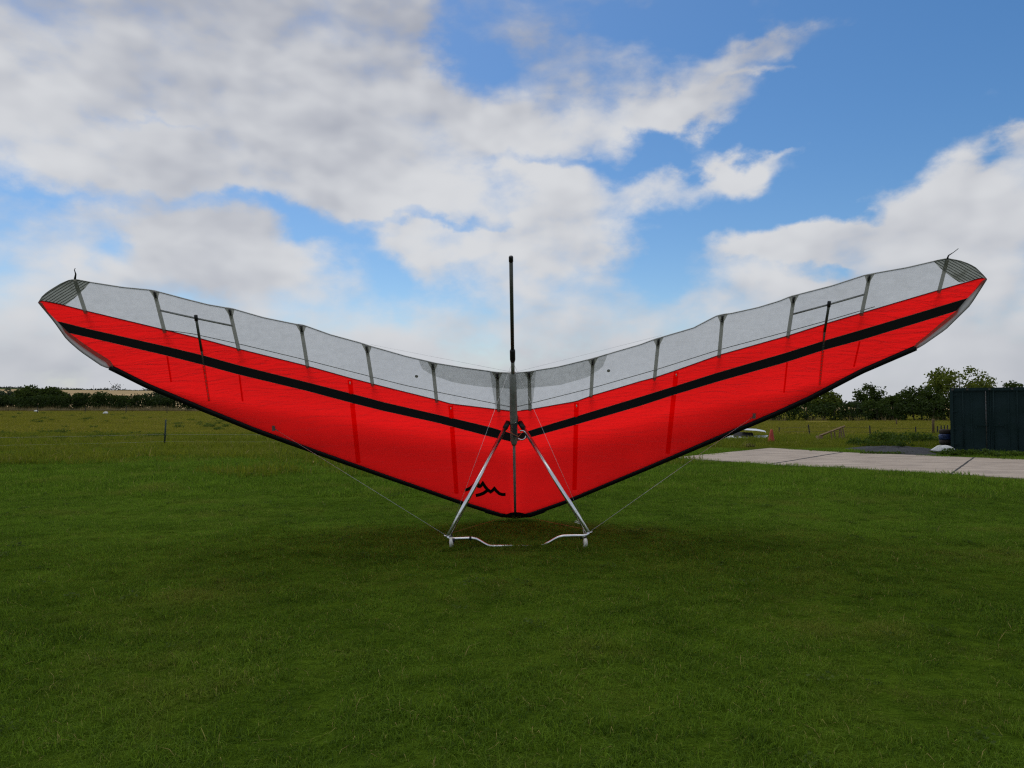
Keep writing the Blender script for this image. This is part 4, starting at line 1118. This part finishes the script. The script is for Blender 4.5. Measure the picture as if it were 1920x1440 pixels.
def scatter(name, P, coll, label, smin=.8, smax=1.2, seed=0, cat='grass', tilt=0.0, clump=None):
    me = bpy.data.meshes.new(name); me.vertices.add(len(P)); me.vertices.foreach_set('co', np.asarray(P, np.float32).ravel()); me.update()
    o = bpy.data.objects.new(name, me); COL.objects.link(o)
    ng = bpy.data.node_groups.new(name, 'GeometryNodeTree')
    ng.interface.new_socket(name='Geometry', in_out='INPUT', socket_type='NodeSocketGeometry')
    ng.interface.new_socket(name='Geometry', in_out='OUTPUT', socket_type='NodeSocketGeometry')
    N_, Lk = ng.nodes, ng.links
    gi, go = N_.new('NodeGroupInput'), N_.new('NodeGroupOutput')
    ci = N_.new('GeometryNodeCollectionInfo'); ci.inputs['Collection'].default_value = coll; ci.inputs['Separate Children'].default_value = True; ci.inputs['Reset Children'].default_value = True
    ip = N_.new('GeometryNodeInstanceOnPoints'); ip.inputs['Pick Instance'].default_value = True
    rv = N_.new('FunctionNodeRandomValue'); rv.data_type = 'FLOAT_VECTOR'; rv.inputs[0].default_value = (-tilt, -tilt, 0); rv.inputs[1].default_value = (tilt, tilt, 2 * math.pi); rv.inputs['Seed'].default_value = seed
    rs = N_.new('FunctionNodeRandomValue'); rs.data_type = 'FLOAT'; rs.inputs[2].default_value = smin; rs.inputs[3].default_value = smax; rs.inputs['Seed'].default_value = seed + 1
    Lk.new(gi.outputs[0], ip.inputs['Points']); Lk.new(ci.outputs[0], ip.inputs['Instance'])
    if clump:
        P = np.asarray(P); sc_ = .45 * vnoise(P, clump, seed) + .35 * vnoise(P, clump * 2.7, seed + 1) + .2 * RNG.uniform(0, 1, len(P))
        sc_ = smin + (smax - smin) * np.clip((sc_ - .25) / .5, 0, 1)
        at_ = me.attributes.new('sc', 'FLOAT', 'POINT'); at_.data.foreach_set('value', sc_.astype(np.float32))
        na = N_.new('GeometryNodeInputNamedAttribute'); na.data_type = 'FLOAT'; na.inputs[0].default_value = 'sc'
    Lk.new(rv.outputs[0], ip.inputs['Rotation']); Lk.new(na.outputs[0] if clump else rs.outputs[1], ip.inputs['Scale']); Lk.new(ip.outputs[0], go.inputs[0])
    md = o.modifiers.new('scatter', 'NODES'); md.node_group = ng
    return tag(o, label, cat, kind='stuff')

def area_points(y0, y1, step, half=.80, margin=1.0, seed=1, skip=(), xlim=None):
    rng = np.random.default_rng(seed); out_ = []
    y = y0
    while y < y1:
        wv_ = half * y + margin; n = int(2 * wv_ / step) + 1
        xs = -wv_ + (np.arange(n) + rng.uniform(0, 1, n)) * step
        out_.append(np.stack([xs, y + rng.uniform(0, 1, n) * step], 1)); y += step
    P = np.concatenate(out_)
    for poly in skip: P = P[~inside(P, poly)]
    if xlim is not None: P = P[xlim(P[:, 0], P[:, 1])]
    rng.shuffle(P)
    return np.concatenate([P, terrain(P[:, 0], P[:, 1])[:, None]], 1)

SKIP = (PAD, GRAVEL)
M['lawn'] = foliage('lawn_blades', (.014, .042, .002), (.155, .258, .020), dry=(.42, .32, .12), dry_amt=.03, trans=.42, nscale=1.4, big=.3, patch=((.20, .175, .035), .6, .6), gloss=.006)
M['rough'] = foliage('rough_grass_blades', (.055, .085, .005), (.185, .212, .016), dry=(.34, .26, .10), dry_amt=.05, trans=.4, nscale=.5, big=.12, patch=((.20, .16, .035), .25, .55), gloss=.008)
M['paddock'] = foliage('paddock_grass_blades', (.105, .12, .010), (.24, .228, .024), dry=(.34, .26, .09), dry_amt=.08, trans=.4, nscale=.3, big=.04, patch=((.24, .185, .045), .1, .5), gloss=.008)
pc = patch_collection('lawn_patches', 6, M['lawn'], n=520, radius=.15, h=.027, wd=.0033, hvar=.45, lean=1.15)
scatter('lawn_grass', area_points(2.2, 13.5, .165, .80, .8, 3, SKIP), pc, 'short mown grass of the lawn round the glider', .58, 1.4, 1, tilt=.14, clump=1.6)
pt = patch_collection('tuft_patches', 4, M['lawn'], n=46, radius=.05, h=.065, wd=.004, hvar=.4, lean=.9)
P = area_points(2.2, 12, .55, .80, .8, 33, SKIP)
scatter('grass_tufts', P, pt, 'longer loose tufts in the lawn', .6, 1.3, 21, tilt=.2)
pr = patch_collection('lawn_far_patches', 5, M['lawn'], n=420, radius=.36, h=.055, wd=.009, hvar=.4, lean=.6)
scatter('lawn_grass', area_points(13.0, 27, .42, .80, 2, 4, SKIP), pr, 'short mown grass of the lawn behind the glider', .6, 1.6, 2, tilt=.06, clump=.9)
pq = patch_collection('rough_patches', 5, M['rough'], n=420, radius=.8, h=.13, wd=.02, hvar=.5, lean=.6)
rough_zone = lambda x, y: (x < 5) & (y > 22 + 2 * np.sin(x * .5) + np.random.default_rng(3).normal(0, 2.6, len(x))) | (y > 30)
scatter('rough_grass', area_points(15, 42, .85, .82, 4, 5, SKIP, rough_zone), pq, 'longer rough grass beyond the mown lawn', .45, 1.5, 3, clump=.35)
pp = patch_collection('paddock_patches', 4, M['paddock'], n=700, radius=2.2, h=.11, wd=.04, hvar=.5, lean=.7)
scatter('paddock_grass', area_points(38, 165, 2.3, .85, 10, 6), pp, 'yellowish grazed grass of the paddocks', .5, 1.4, 4, clump=.12)
bar = RNG.uniform(0, 1, (46, 2)); P = np.stack([-.1 + .46 * bar[:, 0] ** .7, 8.06 + .16 * bar[:, 1], np.zeros(46)], 1)
P = np.concatenate([P, np.stack([RNG.choice([-.70, .85], 24) + RNG.normal(0, .09, 24), RNG.uniform(7.98, 8.1, 24), np.zeros(24)], 1)])
scatter('grass_tufts', P, pt, 'grass standing up round the base bar and wheels of the glider', .7, 1.1, 27, tilt=.2)
lw = bpy.data.collections.new('lawn_weed_patches'); rng = np.random.default_rng(19)
for k in range(5):
    n_ = 40; a_ = rng.uniform(0, 2 * math.pi, n_); r_ = rng.uniform(.008, .08, n_)
    c_ = np.stack([np.cos(a_) * r_, np.sin(a_) * r_, .022 + .018 * rng.uniform(0, 1, n_)], 1)
    Q = leaf_quads(c_, .022, rng); mid_ = Q.mean(1, keepdims=True); Q = mid_ + (Q - mid_) * np.array([1, 1, .6])
    lw.objects.link(big_mesh('lawn_weed', Q, 4, M['weed'], None, rng.uniform(.3, 1, n_), link=False))
P = area_points(2.4, 13, .62, .8, .8, 41, SKIP); P = P[np.sin(P[:, 0] * 1.7 + 2) * np.sin(P[:, 1] * 1.3) + rng.normal(0, .5, len(P)) > .25]
scatter('lawn_weeds', P, lw, 'low broad-leaved weeds and clover in the lawn', .6, 1.5, 29, 'weeds', tilt=.25)
# dark weed clumps in the left paddock, dry stalks along the hedge foot
pw = bpy.data.collections.new('weed_patches'); rng = np.random.default_rng(9)
for k in range(4):
    c_ = rng.normal(size=(150, 3)) * np.array([.22, .22, .10]) + np.array([0, 0, .12]); c_[:, 2] = np.abs(c_[:, 2])
    pw.objects.link(big_mesh('weed_patch', leaf_quads(c_, .13, rng), 4, M['weed2'], None, rng.uniform(0, 1, 150), link=False))
WP = [(105, 812), (90, 814), (118, 813), (10, 816), (28, 817), (223, 817), (280, 824), (268, 826), (65, 788), (78, 790), (78, 786), (60, 822), (105, 826), (165, 787), (145, 788), (420, 792), (386, 801), (405, 806), (375, 794), (355, 789), (390, 798), (440, 796), (130, 828), (170, 784), (240, 818), (300, 820), (360, 790), (150, 818), (190, 822), (250, 826), (240, 786), (300, 784), (30, 784), (330, 796), (460, 800)]
P = np.array([ground(u, v) for (u, v) in WP])
P = np.concatenate([P, P + rng.normal(scale=(.5, 1.2, 0), size=P.shape), np.stack([rng.uniform(-90, 0, 160), rng.uniform(34, 120, 160), np.zeros(160)], 1)]); P[:, 2] = terrain(P[:, 0], P[:, 1])
scatter('paddock_weeds', P, pw, 'dark weed clumps scattered over the left paddock', .3, .9, 8, 'weeds')
pn = patch_collection('stalk_patches', 3, M['dry_grass'], n=150, radius=1.3, h=.85, wd=.045, hvar=.4, lean=.25)
P = []
for i in range(260):
    f = rng.uniform(0, 1); x = -140 + 122 * f; y = np.interp(x, [-135, -105, -66, -38, -18], [158, 156, 152, 140, 126]) - 3.0 - abs(rng.normal()) * 1.2
    P.append((x, y, float(terrain(x, y))))
for i in range(24):
    x = rng.uniform(10, 80); y = np.interp(x, [8, 30, 48, 72, 100], [104, 92, 90, 88, 84]) - 2.2
    P.append((x, y, float(terrain(x, y)) - .55))
scatter('dry_stalks', P, pn, 'tall dry grass along the foot of the hedges', .3, 1.05, 9, tilt=.05)

# nettles and brambles round the gravel and the container foot
def bush(name, label, x, y, rx, ry, h, n, leaf, seed, mtl='weed'):
    rng = np.random.default_rng(seed)
    d = rng.normal(size=(n, 3)); d /= np.linalg.norm(d, axis=1)[:, None]
    lob = rng.uniform(-.75, .75, (14, 2)); pick = rng.integers(0, 14, n)
    hs = rng.uniform(.5, 1.0, 14)[pick]
    P_ = np.stack([(lob[pick, 0] + d[:, 0] * .3) * rx, (lob[pick, 1] + d[:, 1] * .3) * ry, np.abs(d[:, 2]) * h * hs * rng.uniform(.4, 1.05, n)], 1)
    Q = leaf_quads(P_, leaf, rng)
    root = thing(name, label, 'plant', (x, y, float(terrain(x, y))))
    big_mesh('foliage', Q, 4, M[mtl], root, rng.uniform(0, 1, n))
    st = MB()
    for i in range(30):
        a_ = np.array([rng.uniform(-.8, .8) * rx, rng.uniform(-.8, .8) * ry, 0]); st.tube([a_, a_ + np.array([rng.normal() * .08, rng.normal() * .08, h * rng.uniform(.4, .95)])], [.008, .003], 4, False)
    o = st.build('stems', M['weed'], root); o['kind'] = 'stuff'
    return root
p = ground(1722, 833); bush('nettle_patch', 'broad patch of green nettles behind the gravel heap', p[0], p[1] + .8, 1.9, 1.2, .62, 3200, .11, 71)
p = ground(1655, 836); bush('nettle_patch', 'lower straggly weeds left of the nettle patch by the gravel', p[0], p[1] + .5, 1.3, 1.0, .34, 1500, .10, 72)
p = ground(1815, 855); bush('weed_strip', 'dark green weeds at the foot of the container doors', p[0], p[1] + .1, .95, .35, .26, 1200, .09, 73)
p = ground(1900, 859); bush('weed_strip', 'pale green weeds at the right foot of the container', p[0], p[1] + .1, .8, .3, .24, 900, .09, 74)
p = ground(1690, 852.5); bush('weed_strip', 'thin weeds along the pad edge in front of the gravel', p[0], p[1] + .1, 1.5, .22, .12, 800, .08, 78)
p = ground(1770, 853); bush('weed_strip', 'small weeds in front of the white sack', p[0], p[1] + .1, .7, .25, .14, 600, .08, 75)
p = ground(297, 769); bush('pale_weed_heap', 'low pale yellow plants before the left hedge under the wing edge', p[0], p[1], 1.2, .8, .8, 260, .3, 76, 'dry_grass')
p = ground(1404, 838); bush('flowering_weeds', 'pale flowering weeds beside the pad, below the white craft', p[0], p[1], .3, .25, .2, 160, .05, 77, 'dry_grass')
